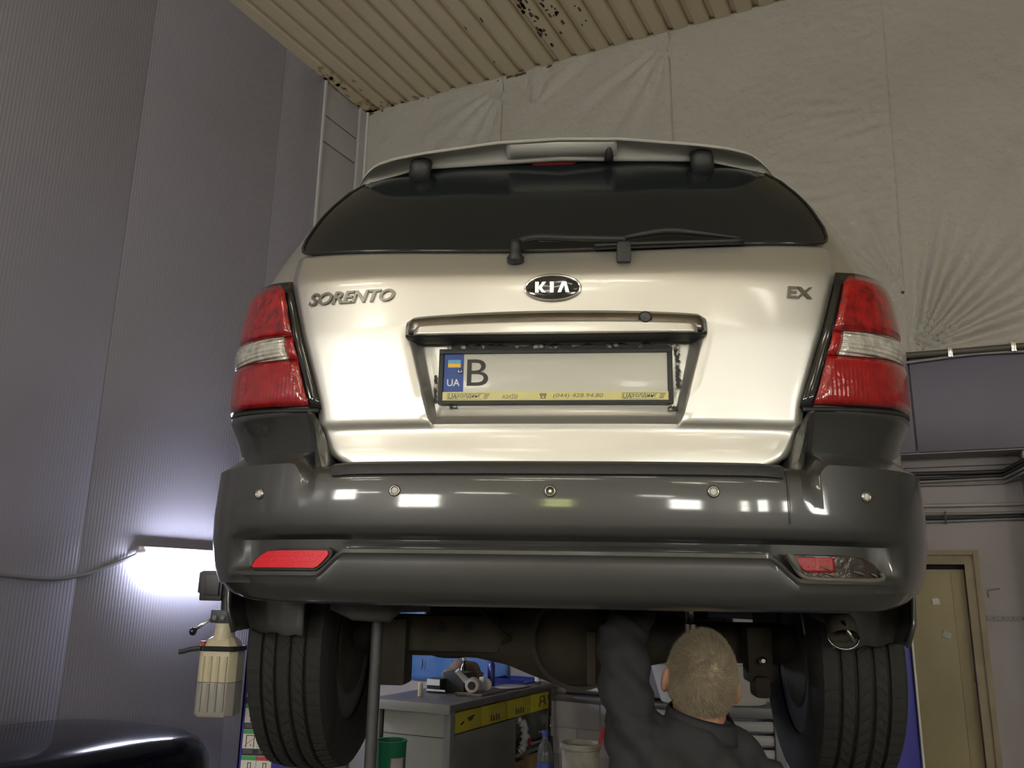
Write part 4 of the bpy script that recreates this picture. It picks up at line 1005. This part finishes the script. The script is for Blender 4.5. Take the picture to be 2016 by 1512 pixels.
add('cabin_glass', *stack(rg), 'tint_glass', t, smooth=True, angle=.9)
rg = [dring(z, W, n0, n1) for z, W, n0, n1 in ((1.295, .585, 2.36, 3.60), (1.33, .54, 2.46, 3.5), (1.35, .38, 2.66, 3.3))]
add('roof', *stack(rg), 'navy_paint', t, smooth=True, angle=.9)
for b in (-.72, .72):
    for a in (.85, 3.45):
        c = Vector(DC(b, a, .31)); axd = Vector((UB[0], UB[1], 0)); s_, t_ = frame_for(axd); V = []
        pr = [(.18, -.09), (.24, -.10), (.29, -.095), (.31, -.08), (.31, .08), (.29, .095), (.24, .10), (.18, .09), (.03, .06)]
        for rr, h in pr:
            for i in range(28): q = 2*pi*i/28; V.append(c+axd*h+s_*(rr*math.cos(q))+t_*(rr*math.sin(q)))
        add('wheel', V, gridF(28, len(pr), True), 'rubber', t, smooth=True, angle=.6)
# ================================================================== WORKBENCH and what stands on it
t = thing('workbench', R(1.83, .6, 0), 'grey metal workbench with yellow drawers beside the back wall', 'workbench')
bt = add('worktop', *Rbox(1.48, 2.15, -.27, 1.46, .885, .93), 'bench_top', t, bevel=.005)
add('worktop_edge', *Rbox(1.48, 2.15, 1.455, 1.475, .872, .932), 'bench_grey', t, bevel=.003)
add('end_panel', *Rbox(1.60, 2.09, 1.395, 1.42, .04, .875), 'bench_grey', t, bevel=.003)
add('end_seam', *Rbox(1.60, 2.09, 1.418, 1.423, .713, .717), 'dark_metal', t)
for u in (1.52, 2.085): add('leg', *Rbox(u, u+.05, 1.37, 1.43, 0, .885), 'bench_door', t, bevel=.003)
for u in (1.52, 2.085): add('leg', *Rbox(u, u+.05, -.26, -.20, 0, .885), 'bench_door', t, bevel=.003)
for k in range(4):
    v1 = 1.39-.405*k; dr = add('drawer', *Rbox(1.7, 2.125, v1-.395, v1, .735, .868), 'drawer_yellow', t, bevel=.004)
    vm = v1-.2
    if k == 0: q = [tubeVF([R(2.127, vm-.07, .81), R(2.127, vm-.03, .80), R(2.127, vm+.0, .815), R(2.127, vm-.09, .825)], .006, 6), tubeVF([R(2.127, vm+.05, .80), R(2.127, vm+.09, .785)], .006, 6)]
    elif k == 3: q = [tubeVF([R(2.127, vm+.06, .765), R(2.127, vm+.04, .80), R(2.127, vm+.035, .84), R(2.127, vm-.035, .84), R(2.127, vm-.04, .80), R(2.127, vm-.07, .77)], .005, 6), tubeVF([R(2.127, vm+.04, .80), R(2.127, vm-.04, .80)], .005, 6)]
    else: q = [tubeVF([R(2.127, vm+.06-.04*j, .755), R(2.127, vm+.06-.04*j, .80-.01*(j % 2))], .0045, 6) for j in range(4)]
    add('tool_mark', *join(*q), 'ink_black', dr)
add('cabinet_door', *Rbox(2.09, 2.115, .42, 1.37, .08, .725), 'bench_door', t, bevel=.003)
add('door_hinge', *Rbox(2.112, 2.122, 1.355, 1.375, .55, .62), 'chrome_dull', t)
V, F = join(Rbox(1.55, 2.10, -.26, -.24, .05, .73), Rbox(1.55, 1.57, -.26, 1.39, .05, .87), Rbox(1.57, 2.10, .40, .42, .05, .73), Rbox(1.57, 2.10, -.24, 1.39, .05, .08))
add('carcass', V, F, 'bench_door', t)
add('shelf', *Rbox(1.57, 2.11, -.24, .40, .435, .46), 'bench_door', t, bevel=.003)
add('front_stile', *Rbox(2.09, 2.115, -.26, -.21, .05, .735), 'bench_door', t, bevel=.003)
# shelf contents
V, F = tubeVF(smooth_path([R(1.98, .33, .60), R(2.05, .30, .69), R(2.09, .26, .66), R(2.10, .24, .58), R(2.10, .27, .50), R(2.08, .30, .462)], 5), [(.05+.02*math.sin(k*1.3), .03+.015*math.cos(k*2)) for k in range(26)], 9)
tag(add('rag', V, F, 'rag', smooth=True), 'crumpled grey rag on the open bench shelf', 'rag')
V, F = latheVF([(.0, -.05), (.035, -.04), (.05, 0), (.035, .035), (.015, .05), (.0, .055)], R(2.04, .10, .512), 'Z', 16)
tag(add('red_ball', V, F, 'red_plastic', smooth=True), 'round red plastic ball on the open bench shelf', 'ball')
tag(add('steel_tool', *tubeVF([R(2.05, .02, .475), R(2.07, -.1, .48), R(2.07, -.2, .485)], [.015, .011, .016], 8), 'cable_grey', smooth=True), 'short grey steel tool on the open bench shelf', 'tool')
def carton(name, lb, u0, u1, v0, v1, z0, z1, m, label=False):
    t = thing(name, R((u0+u1)/2, (v0+v1)/2, z0), lb, 'box')
    add('box_body', *Rbox(u0, u1, v0, v1, z0, z1), m, t, bevel=.003)
    add('box_flap', *Rbox(u0+.004, u1-.004, v0+.004, v1-.004, z1, z1+.003), m, t)
    if label: add('box_label', *Rbox(u1, u1+.0015, v0+.02, v1-.05, z0+.02, z0+.13), 'paper', t)
carton('cardboard_box', 'brown cardboard box on the bottom of the bench, left one', 1.75, 2.03, .06, .36, .081, .37, 'cardboard')
carton('cardboard_box', 'tan cardboard box with a white label on the bottom of the bench', 1.80, 2.07, -.22, .04, .081, .40, 'cardboard', True)
# things on the worktop
t = thing('black_box', R(1.80, .80, .93), 'black carton with a white label on the workbench', 'box')
add('box_body', *Rbox(1.72, 1.90, .70, .86, .931, 1.075), 'ink_black', t, bevel=.003)
add('box_step', *Rbox(1.64, 1.75, .82, .95, .931, 1.03), 'ink_black', t, bevel=.003)
add('box_label', *Rbox(1.64, 1.75, .95, .952, .985, 1.028), 'paper', t); add('box_strip', *Rbox(1.64, 1.80, .955, .957, .945, .958), 'paper', t)
t = thing('housing_part', R(1.98, .85, .93), 'white cast plastic housing with a spout on the workbench', 'part')
add('body', *latheVF([(.032, -.05), (.05, -.045), (.052, .045), (.034, .05)], R(1.98, .87, .997), 'Y', 18), 'off_white', t, smooth=True, angle=.7)
add('bore', *latheVF([(.030, -.004), (.030, 0)], R(1.998, .914, .997), 'Y', 16), 'ink_black', t)
add('spout', *tubeVF([R(1.95, .87, 1.01), R(1.90, .92, 1.075), R(1.885, .935, 1.10)], [.026, .018, .02], 10), 'off_white', t, smooth=True, angle=.7)
add('flange', *latheVF([(.0, 0), (.042, .005), (.045, .03), (.02, .04)], R(2.03, .76, .992), 'Y', 12), 'off_white', t, smooth=True, angle=.7)
add('ear', *boxVF(-.02, .02, -.01, .01, .03, .07, lambda a, b, c: R(2.02+a, .80+b, .98+c)), 'off_white', t, bevel=.006)
tag(add('wooden_board', *Rbox(1.93, 2.09, .52, .93, .931, .943), 'wood_board', bevel=.002), 'small brown wooden board under the white housing', 'board')
for k, (u0, v0, an) in enumerate(((1.90, .10, 0), (1.93, .16, .12))):
    c, s = math.cos(an), math.sin(an); V = []
    for j in range(5):
        for i in range(5):
            a, b = .20*i/4, .30*j/4; V.append(R(u0+a*c-b*s, v0+a*s+b*c, .9325+.004*k+.006*abs(math.sin(i*1.1+j*.7+k))))
    tag(add('paper_sheet', V, gridF(5, 5), 'paper', smooth=True, solid=.001), ('lower' if k == 0 else 'upper')+' loose white paper sheet on the workbench', 'paper')
t = thing('dark_bottle', R(1.72, .55, .93), 'dark green glass bottle at the back of the workbench', 'bottle')
add('glass', *latheVF([(.036, 0), (.038, .02), (.038, .12), (.030, .15), (.014, .18), (.013, .215)], R(1.72, .55, .931), 'Z', 18), 'bottle_dark', t, smooth=True, angle=.8)
add('cap', *latheVF([(.016, .205), (.016, .23)], R(1.72, .55, .931), 'Z', 12), 'off_white', t)
t = thing('spray_can', R(1.83, .30, .93), 'slim blue spray can on the workbench', 'can')
add('can_body', *latheVF([(.028, 0), (.030, .006), (.030, .16), (.022, .178)], R(1.83, .30, .931), 'Z', 18), 'can_blue', t, smooth=True, angle=.8)
add('can_cap', *latheVF([(.021, .178), (.021, .21), (.018, .215)], R(1.83, .30, .931), 'Z', 14), 'can_blue', t, smooth=True, angle=.8)
t = thing('small_tin', R(2.07, -.06, .93), 'small dark tin with a pale band on the far end of the workbench', 'tin')
add('tin_body', *latheVF([(.026, 0), (.026, .10)], R(2.07, -.06, .931), 'Z', 16), 'dark_metal', t, smooth=True, angle=.8)
add('tin_band', *latheVF([(.0265, .02), (.0265, .075)], R(2.07, -.06, .931), 'Z', 16, cap=False), 'off_white', t, smooth=True)
add('tin_lid', *latheVF([(.0275, .098), (.0275, .108), (.02, .11)], R(2.07, -.06, .931), 'Z', 16), 'dark_metal', t, smooth=True, angle=.8)
t = thing('pale_cylinder', R(1.72, 1.16, .93), 'small upright cream cylinder near the left edge of the workbench', 'cylinder')
add('body', *latheVF([(.017, 0), (.018, .004), (.018, .075), (.016, .08)], R(1.72, 1.16, .931), 'Z', 14), 'tan_plastic', t, smooth=True, angle=.8)
add('cap', *latheVF([(.0165, .08), (.0165, .095)], R(1.72, 1.16, .931), 'Z', 14), 'off_white', t, smooth=True, angle=.8)
t = thing('steel_socket', R(1.93, 1.0, .93), 'short brass and steel socket lying before the white housing', 'tool')
add('barrel', *tubeVF([R(1.93, 1.0, .944), R(1.99, .965, .944)], .013, 10), 'wood_board', t, smooth=True, angle=.6)
add('tip', *tubeVF([R(1.915, 1.01, .944), R(1.93, 1.0, .944)], .011, 10), 'chrome', t, smooth=True, angle=.6)
tag(add('dark_tray', *join(Rbox(1.70, 2.0, -.20, .05, .931, .94), Rbox(1.70, 2.0, -.21, -.20, .931, .965), Rbox(1.69, 1.70, -.21, .05, .931, .965), Rbox(1.70, 2.0, .05, .06, .931, .965)), 'can_blue'), 'flat dark blue tray at the far end of the workbench', 'tray')
V, F = tubeVF(smooth_path([R(1.58, .55, 1.00), R(1.60, .50, 1.05), R(1.64, .42, 1.09), R(1.70, .36, 1.05), R(1.72, .33, 1.0)], 5), [(.07, .05+.01*math.sin(k)) for k in range(21)], 10)
tag(add('brown_cloth', V, F, 'brown_cloth', smooth=True), 'heap of brown cloth leaning at the back of the workbench', 'cloth')
# blue printed sheet hanging on the wall behind the bench
t = thing('blue_sheet', R(1.35, -.33, .86), 'blue plastic sheet with black print and a yellow band behind the workbench', 'sheet')
def sheet(z0, z1, u0, u1, m, name, dv=0):
    V = []; nu, nv = 30, 20
    for j in range(nv):
        for i in range(nu):
            u = u0+(u1-u0)*i/(nu-1); z = z0+(z1-z0)*j/(nv-1); V.append(R(u, -.325+dv+.012*math.sin(u*17+z*2)+.01*noise.noise(Vector((u*5, z*4, 4))), z))
    return add(name, V, gridF(nu, nv), m, t, smooth=True, solid=.003)
sheet(.86, 1.66, .33, 1.66, 'blue_sheet', 'sheet_body'); sheet(1.47, 1.51, .33, 1.66, 'sheet_yellow', 'yellow_band', .006)
q = []
for k in range(16):
    u = .40+.078*k+random.uniform(-.01, .01); z = random.choice((.95, 1.08, 1.22, 1.30, 1.55))
    q.append(tubeVF([R(u, -.292, z), R(u+.015, -.292, z+.05), R(u+.01, -.292, z+.10)], [.002, .006, .002], 6))
add('black_print', *join(*q), 'ink_black', t)
# ------------------------------------------------------------------ buckets, bottle, louvered unit
t = thing('green_bucket', (-1.04, 5.0, 0), 'round green paint bucket with a white label before the workbench', 'bucket')
cB = (-1.05, 5.0, .50)
add('stool_drum', *latheVF([(.12, -.5), (.12, .0)], cB, 'Z', 20), 'dark_metal', t, smooth=True, angle=.6)
add('pail', *latheVF([(.075, 0), (.082, .02), (.086, .33), (.089, .335), (.089, .345), (.080, .345), (.078, .30), (.074, .02)], cB, 'Z', 28), 'bucket_green', t, smooth=True, angle=.7)
V = []
for j in range(2):
    for i in range(9):
        a = -1.35+.95*i/8; r = .0865; V.append((cB[0]+r*math.cos(a), cB[1]+r*math.sin(a), cB[2]+.10+.16*j))
lb_ = add('pail_label', V, gridF(9, 2), 'label_paper', t, smooth=True, solid=-.0015)
q = []
for i in range(14):
    a = -1.25+.045*i; r = .0888; w2 = .006 if i % 3 else .012
    q.append(([(cB[0]+r*math.cos(b), cB[1]+r*math.sin(b), cB[2]+z) for b, z in ((a, .11), (a+w2*2, .11), (a+w2*2, .14), (a, .14))], [(0, 1, 2, 3)]))
add('barcode', *join(*q), 'sticker_grey', lb_)
t = thing('dirty_bucket', (.02, 5.15, 0), 'grease-stained white bucket behind the mechanic', 'bucket')
cB = (.025, 5.15, .42)
add('crate', *boxVF(-.08, .24, 4.98, 5.35, 0, .42), 'dark_metal', t, bevel=.01)
add('pail', *latheVF([(.09, 0), (.098, .02), (.108, .385), (.114, .39), (.114, .42), (.105, .42), (.102, .36), (.09, .02)], cB, 'Z', 28), 'dirty_white', t, smooth=True, angle=.7)
add('rim', *latheVF([(.113, .385), (.119, .39), (.119, .405), (.113, .41)], cB, 'Z', 28, cap=False), 'dirty_white', t, smooth=True)
tag(add('red_stick', *tubeVF([(.05, 5.15, .55), (.16, 5.12, .93)], .011, 8), 'red_plastic', smooth=True), 'thin red stick poking out of the stained bucket', 'stick')
t = thing('water_bottle', (-.18, 5.25, 0), 'clear plastic bottle with blue cap beside the stained bucket', 'bottle')
cB = (-.185, 5.25, .54)
add('box_stand', *boxVF(-.27, -.185+.1, 5.16, 5.34, 0, .54), 'ink_black', t, bevel=.006)
add('bottle_body', *latheVF([(.044, 0), (.046, .02), (.043, .09), (.046, .12), (.046, .21), (.036, .26), (.017, .29), (.015, .315)], cB, 'Z', 20), 'pet', t, smooth=True, angle=.8)
add('liquid', *latheVF([(.040, .004), (.042, .02), (.040, .09), (.0, .09)], cB, 'Z', 18), 'liquid_dark', t, smooth=True, angle=.8)
add('bottle_label', *latheVF([(.0468, .10), (.0468, .165)], cB, 'Z', 20, cap=False), 'cap_blue', t, smooth=True)
add('cap', *latheVF([(.019, .31), (.019, .338), (.016, .342)], cB, 'Z', 14), 'cap_blue', t, smooth=True, angle=.8)
add('cap_tab', *boxVF(-.225, -.20, 5.243, 5.257, .868, .876), 'cap_blue', t)
def FB(x, y, z): k = 1.19; return (.082+(x-.082)*k, y*k, 1.7+(z-1.7)*k)   # farther back, near the wall
def fbox(x0, x1, y0, y1, z0, z1): return boxVF(x0, x1, y0, y1, z0, z1, lambda a, b, c: (FB(a, b, c)[0], FB(a, b, c)[1], max(0, FB(a, b, c)[2])))
t = thing('louver_unit', FB(.885, 5.25, .272), 'grey metal unit with white horizontal louvers behind the mechanic', 'heater')
V, F = join(fbox(.60, .655, 5.10, 5.4, 0, 1.06), fbox(1.115, 1.17, 5.10, 5.4, 0, 1.06), fbox(.655, 1.115, 5.10, 5.4, 1.005, 1.06), fbox(.655, 1.115, 5.28, 5.4, 0, 1.0))
add('casing', V, F, 'louver_grey', t, bevel=.004)
for k in range(9):
    z = .985-.0745*k
    V = [FB(x, y, q) for x in (.657, 1.113) for (y, q) in ((5.13, z), (5.165, z-.002), (5.20, z-.07), (5.15, z-.066), (5.125, z-.05), (5.118, z-.02))]
    add('louver', V, [(0, 1, 2, 3, 4, 5), (6, 7, 8, 9, 10, 11)]+[(i, (i+1) % 6, (i+1) % 6+6, i+6) for i in range(6)], 'louver_white', t, bevel=.003)
t = thing('white_basin', FB(.80, 5.25, 1.062), 'white plastic basin standing on the louvered unit', 'basin')
V = []
for (k, z) in ((.80, 1.062), (.84, 1.07), (1.0, 1.28), (1.04, 1.285), (1.04, 1.295), (.96, 1.292), (.80, 1.08)):
    for i in range(28):
        a = 2*pi*i/28; c, q = math.cos(a), math.sin(a); c = math.copysign(abs(c)**.5, c); q = math.copysign(abs(q)**.5, q)
        V.append(FB(.80+.36*k*c, 5.27+.13*k*q, z))
add('basin_shell', V, gridF(28, 7, True)+[tuple(range(28)), tuple(range(6*28, 7*28))], 'sink_white', t, smooth=True, angle=.7)
add('basin_rim', *tubeVF([FB(.80+.378*math.copysign(abs(math.cos(a))**.5, math.cos(a)), 5.27+.137*math.copysign(abs(math.sin(a))**.5, math.sin(a)), 1.29) for a in [2*pi*k/40 for k in range(41)]], .008, 6, False), 'sink_white', t, smooth=True)
# bars lying on the wall ledge
tag(add('steel_angle', *tubeVF([R(2.22, -.30, .858), R(3.1, -.31, .858)], .018, 4), 'bench_top'), 'dark steel angle bar lying on the wall ledge right of the workbench', 'bar')
tag(add('white_rod', *tubeVF([R(2.45, -.19, .90), R(3.2, -.24, .872)], .014, 8), 'white_trim', smooth=True), 'white plastic rod lying on the wall ledge', 'rod')
t = thing('black_pole', R(2.20, .02, 0), 'thin black pole standing between the workbench and the wall', 'pole')
add('shaft', *tubeVF([R(2.21, .02, 0), R(2.20, -.02, .90)], .013, 8), 'black_gloss', t, smooth=True)
add('shine_strip', *tubeVF([R(2.225, .03, .55), R(2.224, .02, .70)], .004, 6), 'chrome', t, smooth=True)
add('wide_foot', *tubeVF([R(2.23, .03, 0), R(2.225, .02, .55)], [.04, .016], 8), 'black_plastic', t, smooth=True)
# ================================================================== THE MECHANIC
man = thing('person', (.31, 2.12, 0), 'person in a dark jacket, short fair hair, reaching up under the car', 'person')
HC = Vector((.340, 2.085, 1.497))
HR = Matrix.Rotation(math.radians(4), 3, 'Z') @ Matrix.Rotation(math.radians(9), 3, 'Y') @ Matrix.Rotation(math.radians(20), 3, 'X')
def head_r(d):
    a, b, c = .073, .095, .112
    r = 1/math.sqrt((d.x/a)**2+(d.y/b)**2+(d.z/c)**2)
    g = lambda x, y, z, s: math.exp(-((d-Vector((x, y, z)).normalized()).length/s)**2)
    r *= 1+.05*g(0, -1, .25, .7)                         # back of skull
    if d.z < 0: r *= 1-.10*sm(0, .9, -d.z)*(1 if d.y < .2 else .2)   # nape
    if d.z < .1 and d.y > 0: r *= 1-.13*sm(.1, .8, abs(d.x))*sm(-.1, .7, -d.z)
    r += .024*g(0, 1, -.16, .13)+.010*g(0, 1, .0, .12)+.006*g(.25, 1, .22, .2)+.006*g(-.25, 1, .22, .2)
    r -= .008*g(.33, 1, .05, .16)+.008*g(-.33, 1, .05, .16)
    r += .005*g(0, 1, -.42, .12)-.004*g(0, 1, -.47, .04)+.010*g(0, 1, -.80, .25)
    return r
def headV(off=0, ns=48, nr=32):
    V = []
    for j in range(nr+1):
        ph = pi*(j+.0)/nr if 0 < j < nr else (1e-3 if j == 0 else pi-1e-3)
        for i in range(ns):
            th = 2*pi*i/ns; d = Vector((math.sin(ph)*math.cos(th), math.sin(ph)*math.sin(th), math.cos(ph)))
            V.append(HC+HR @ (d*(head_r(d)+off)))
    F = gridF(ns, nr+1, True)+[tuple(range(ns)), tuple(range(nr*ns, (nr+1)*ns))]
    return V, F
def ell(c, rx, ry, rz, M_=None, n=16):
    V = []
    for j in range(n+1):
        ph = min(max(pi*j/n, 1e-3), pi-1e-3)
        for i in range(n): 
            th = 2*pi*i/n; p = Vector((rx*math.sin(ph)*math.cos(th), ry*math.sin(ph)*math.sin(th), rz*math.cos(ph)))
            V.append(Vector(c)+(M_ @ p if M_ else p))
    return V, gridF(n, n+1, True)+[tuple(range(n)), tuple(range(n*n, (n+1)*n))]
def hand(wrist, fwd, up):
    f = Vector(fwd).normalized(); u = Vector(up).normalized(); s = f.cross(u).normalized(); u = s.cross(f); w_ = Vector(wrist); P = []
    P.append(tubeVF([w_-f*.02, w_+f*.03, w_+f*.09], [(.020, .028), (.016, .040), (.013, .042)], 10))
    for k, (o_, ln) in enumerate(((-.030, .068), (-.010, .078), (.011, .074), (.031, .058))):
        b = w_+f*.085+s*o_; P.append(tubeVF([b, b+f*ln*.45+u*.010, b+f*ln*.75+u*.028, b+f*ln*.88+u*.048], [.0095, .009, .0085, .007], 8))
    b = w_+f*.02-s*.032; P.append(tubeVF([b, b+f*.03-s*.020+u*.01, b+f*.058-s*.022+u*.028], [.012, .011, .009], 8))
    return P
ARM_L = [(.205, 2.065, 1.30), (.168, 2.07, 1.43), (.152, 2.095, 1.545), (.160, 2.14, 1.588), (.200, 2.28, 1.622), (.235, 2.41, 1.650)]
ARM_R = [(.43, 2.08, 1.27), (.445, 2.16, 1.225), (.445, 2.30, 1.22), (.42, 2.37, 1.32), (.39, 2.42, 1.42)]
def remeshed(name, VF, m, voxel, smooth_n, disp=None):
    V, F = VF; me = bpy.data.meshes.new(name); me.from_pydata([tuple(v) for v in V], [], F)
    bm = bmesh.new(); bm.from_mesh(me); bmesh.ops.recalc_face_normals(bm, faces=bm.faces); bm.to_mesh(me); bm.free()
    o = bpy.data.objects.new(name, me); COL.objects.link(o)
    md = o.modifiers.new('r', 'REMESH'); md.mode = 'VOXEL'; md.voxel_size = voxel
    if smooth_n: ms = o.modifiers.new('s', 'SMOOTH'); ms.iterations = smooth_n; ms.factor = .5
    me2 = evalVF(o); bpy.data.objects.remove(o)
    if disp:
        nrm = [v.normal.copy() for v in me2.vertices]
        for v, n in zip(me2.vertices, nrm): v.co = v.co+n*disp(v.co)
    l = man.location
    for v in me2.vertices: v.co = v.co-l
    me2.materials.clear(); me2.materials.append(MATS[m]); me2.polygons.foreach_set('use_smooth', [True]*len(me2.polygons))
    me2.name = name; return link(name, me2, man)
parts = [headV()]
for s in (-1, 1):
    ec = HC+HR @ Vector((s*.080, -.010, -.008))
    parts.append(ell(ec, .012, .021, .033, HR @ Matrix.Rotation(s*.45, 3, 'Z')))
parts.append(tubeVF([HC+HR @ Vector((0, -.012, -.05)), (.336, 2.075, 1.42), (.328, 2.070, 1.34), (.32, 2.075, 1.2), (.31, 2.09, .98)], [(.062, .058), (.058, .056), (.055, .06), (.07, .09), (.09, .12)], 16))
parts.append(tubeVF(ARM_L, [.05, .045, .04, .038, .033, .027], 12)); parts.append(tubeVF(ARM_R, [.05, .045, .04, .036, .028], 12))
parts += hand(ARM_L[-1], (.25, .9, .06), (0, -.2, .8)) + hand(ARM_R[-1], (-.25, .75, .35), (0, -.4, .8))
for s in (-1, 1): parts.append(tubeVF([(.31+s*.085, 2.10, .98), (.31+s*.10, 2.13, .52), (.31+s*.11, 2.12, .06)], [.085, .06, .045], 12))
remeshed('body', join(*parts), 'skin', .0055, 2)
def jwr(p):
    q = Vector((p.x*9+p.z*5, p.y*7, p.z*7-p.x*6)); a = .010*noise.noise(q)+.005*noise.noise(q*2.3+Vector((3, 1, 2)))
    # drag folds running from the raised arm across the back
    t = (p.x-.20)*.75+(p.z-1.35)*.9; a += .006*math.sin(t*62+2.5*noise.noise(p*5))*math.exp(-((p.z-1.33)/.16)**2)
    # sleeve rings
    if p.x < .24 and p.z > 1.40: a += .003*math.sin(p.z*95+p.x*60+3*noise.noise(p*8))
    if p.z > 1.0: a = a*1.3+.009*(abs(noise.noise(q*1.4+Vector((7, 7, 7))))*2-.6)
    return a
jp = [tubeVF([(.335, 2.068, 1.372), (.39, 2.075, 1.335), (.455, 2.085, 1.285), (.468, 2.10, 1.22)], [.062, .068, .070, .068], 16), tubeVF([(.30, 2.065, 1.35), (.23, 2.065, 1.335), (.20, 2.065, 1.28)], [.075, .078, .075], 16), tubeVF([(.31, 2.10, .84), (.31, 2.10, .92), (.31, 2.085, 1.08), (.302, 2.07, 1.20), (.300, 2.06, 1.28), (.315, 2.06, 1.345), (.332, 2.068, 1.39)], [(.135, .185), (.135, .185), (.13, .185), (.13, .195), (.118, .18), (.092, .125), (.074, .078)], 28),
      tubeVF(ARM_L[:-1]+[(.228, 2.385, 1.645)], [.082, .068, .059, .056, .046, .040], 16), tubeVF(ARM_R[:-1]+[(.395, 2.41, 1.40)], [.080, .066, .058, .050, .040], 16)]
remeshed('jacket', join(*jp), 'jacket', .009, 4, jwr)
# collar
V = []
for j, (k, h) in enumerate(((1.0, -.01), (1.0, .015), (.98, .030), (1.06, .022), (1.13, .004), (1.17, -.014))):
    for i in range(32):
        a = 2*pi*i/32; x, y = .074*k*math.cos(a), .072*k*math.sin(a)
        V.append((.337+x, 2.072+y, 1.395+h-.22*x+.25*y*(1 if y > 0 else .3)))
add('collar', V, gridF(32, 6, True), 'jacket', man, smooth=True, solid=.004)
tp_ = [tubeVF([(.31+s*.085, 2.10, 1.0), (.31+s*.09, 2.11, .85), (.31+s*.10, 2.13, .52), (.31+s*.11, 2.12, .09)], [.105, .10, .078, .068], 16) for s in (-1, 1)]
remeshed('trousers', join(*tp_), 'trousers', .012, 3, lambda p: .006*noise.noise(p*9))
for s in (-1, 1):
    x = .31+s*.11
    V, F = join(tubeVF([(x, 2.06, .045), (x, 2.12, .052), (x, 2.20, .042), (x, 2.29, .030)], [(.040, .040), (.052, .046), (.042, .048), (.030, .040)], 14), boxVF(x-.045, x+.045, 2.03, 2.31, 0, .014))
    add('shoe', V, F, 'shoe', man, smooth=True, angle=.8)
# cropped hair: cap plus short blades
def hairy(d):
    if d.y > .18+.62*max(0, d.z): return False
    if d.z < -.74+.30*max(0, d.y+.7): return False
    if abs(d.x) > .86 and -.45 < d.z < .26 and d.y > -.28: return False
    return True
V, F = [], []
ns, nr = 96, 64
idx = {}
for j in range(nr+1):
    for i in range(ns):
        ph = min(max(pi*j/nr, 1e-3), pi-1e-3); th = 2*pi*i/ns; d = Vector((math.sin(ph)*math.cos(th), math.sin(ph)*math.sin(th), math.cos(ph)))
        V.append(HC+HR @ (d*(head_r(d)+.0035+.0015*noise.noise(d*9))))
ok = []
for f in gridF(ns, nr+1, True):
    c = (sum((V[i] for i in f), Vector())/4-HC); c = (HR.transposed() @ c).normalized()
    if hairy(c): ok.append(f)
F = list(ok)
rng = random.Random(3)
cnt = 0
while cnt < 26000:
    d = Vector((rng.gauss(0, 1), rng.gauss(0, 1), rng.gauss(0, 1))).normalized()
    if not hairy(d): continue
    cnt += 1
    # crown whorl: hair lies away from a point at the back of the crown
    wh = Vector((.05, -.72, .62)).normalized(); tg = (d-wh*d.dot(wh)); tg = tg-d*tg.dot(d)
    if tg.length > 1e-3: tg.normalize()
    tw = d.cross(tg)*.5; ln = .0095+.004*rng.random()-.004*max(0, -d.z)
    b = d*(head_r(d)+.002); tip = b+(d*.62+tg*.6+tw+Vector((rng.uniform(-.3, .3), rng.uniform(-.3, .3), rng.uniform(-.3, .3))))*ln
    sd = d.cross(Vector((rng.uniform(-1, 1), rng.uniform(-1, 1), rng.uniform(-1, 1)))).normalized()*.0007
    n = len(V); V += [HC+HR @ (b-sd), HC+HR @ (b+sd), HC+HR @ tip]; F.append((n, n+1, n+2))
l = man.location
me = bpy.data.meshes.new('hair'); me.from_pydata([tuple(v-l) for v in V], [], F); me.materials.append(MATS['hair'])
link('hair', me, man)
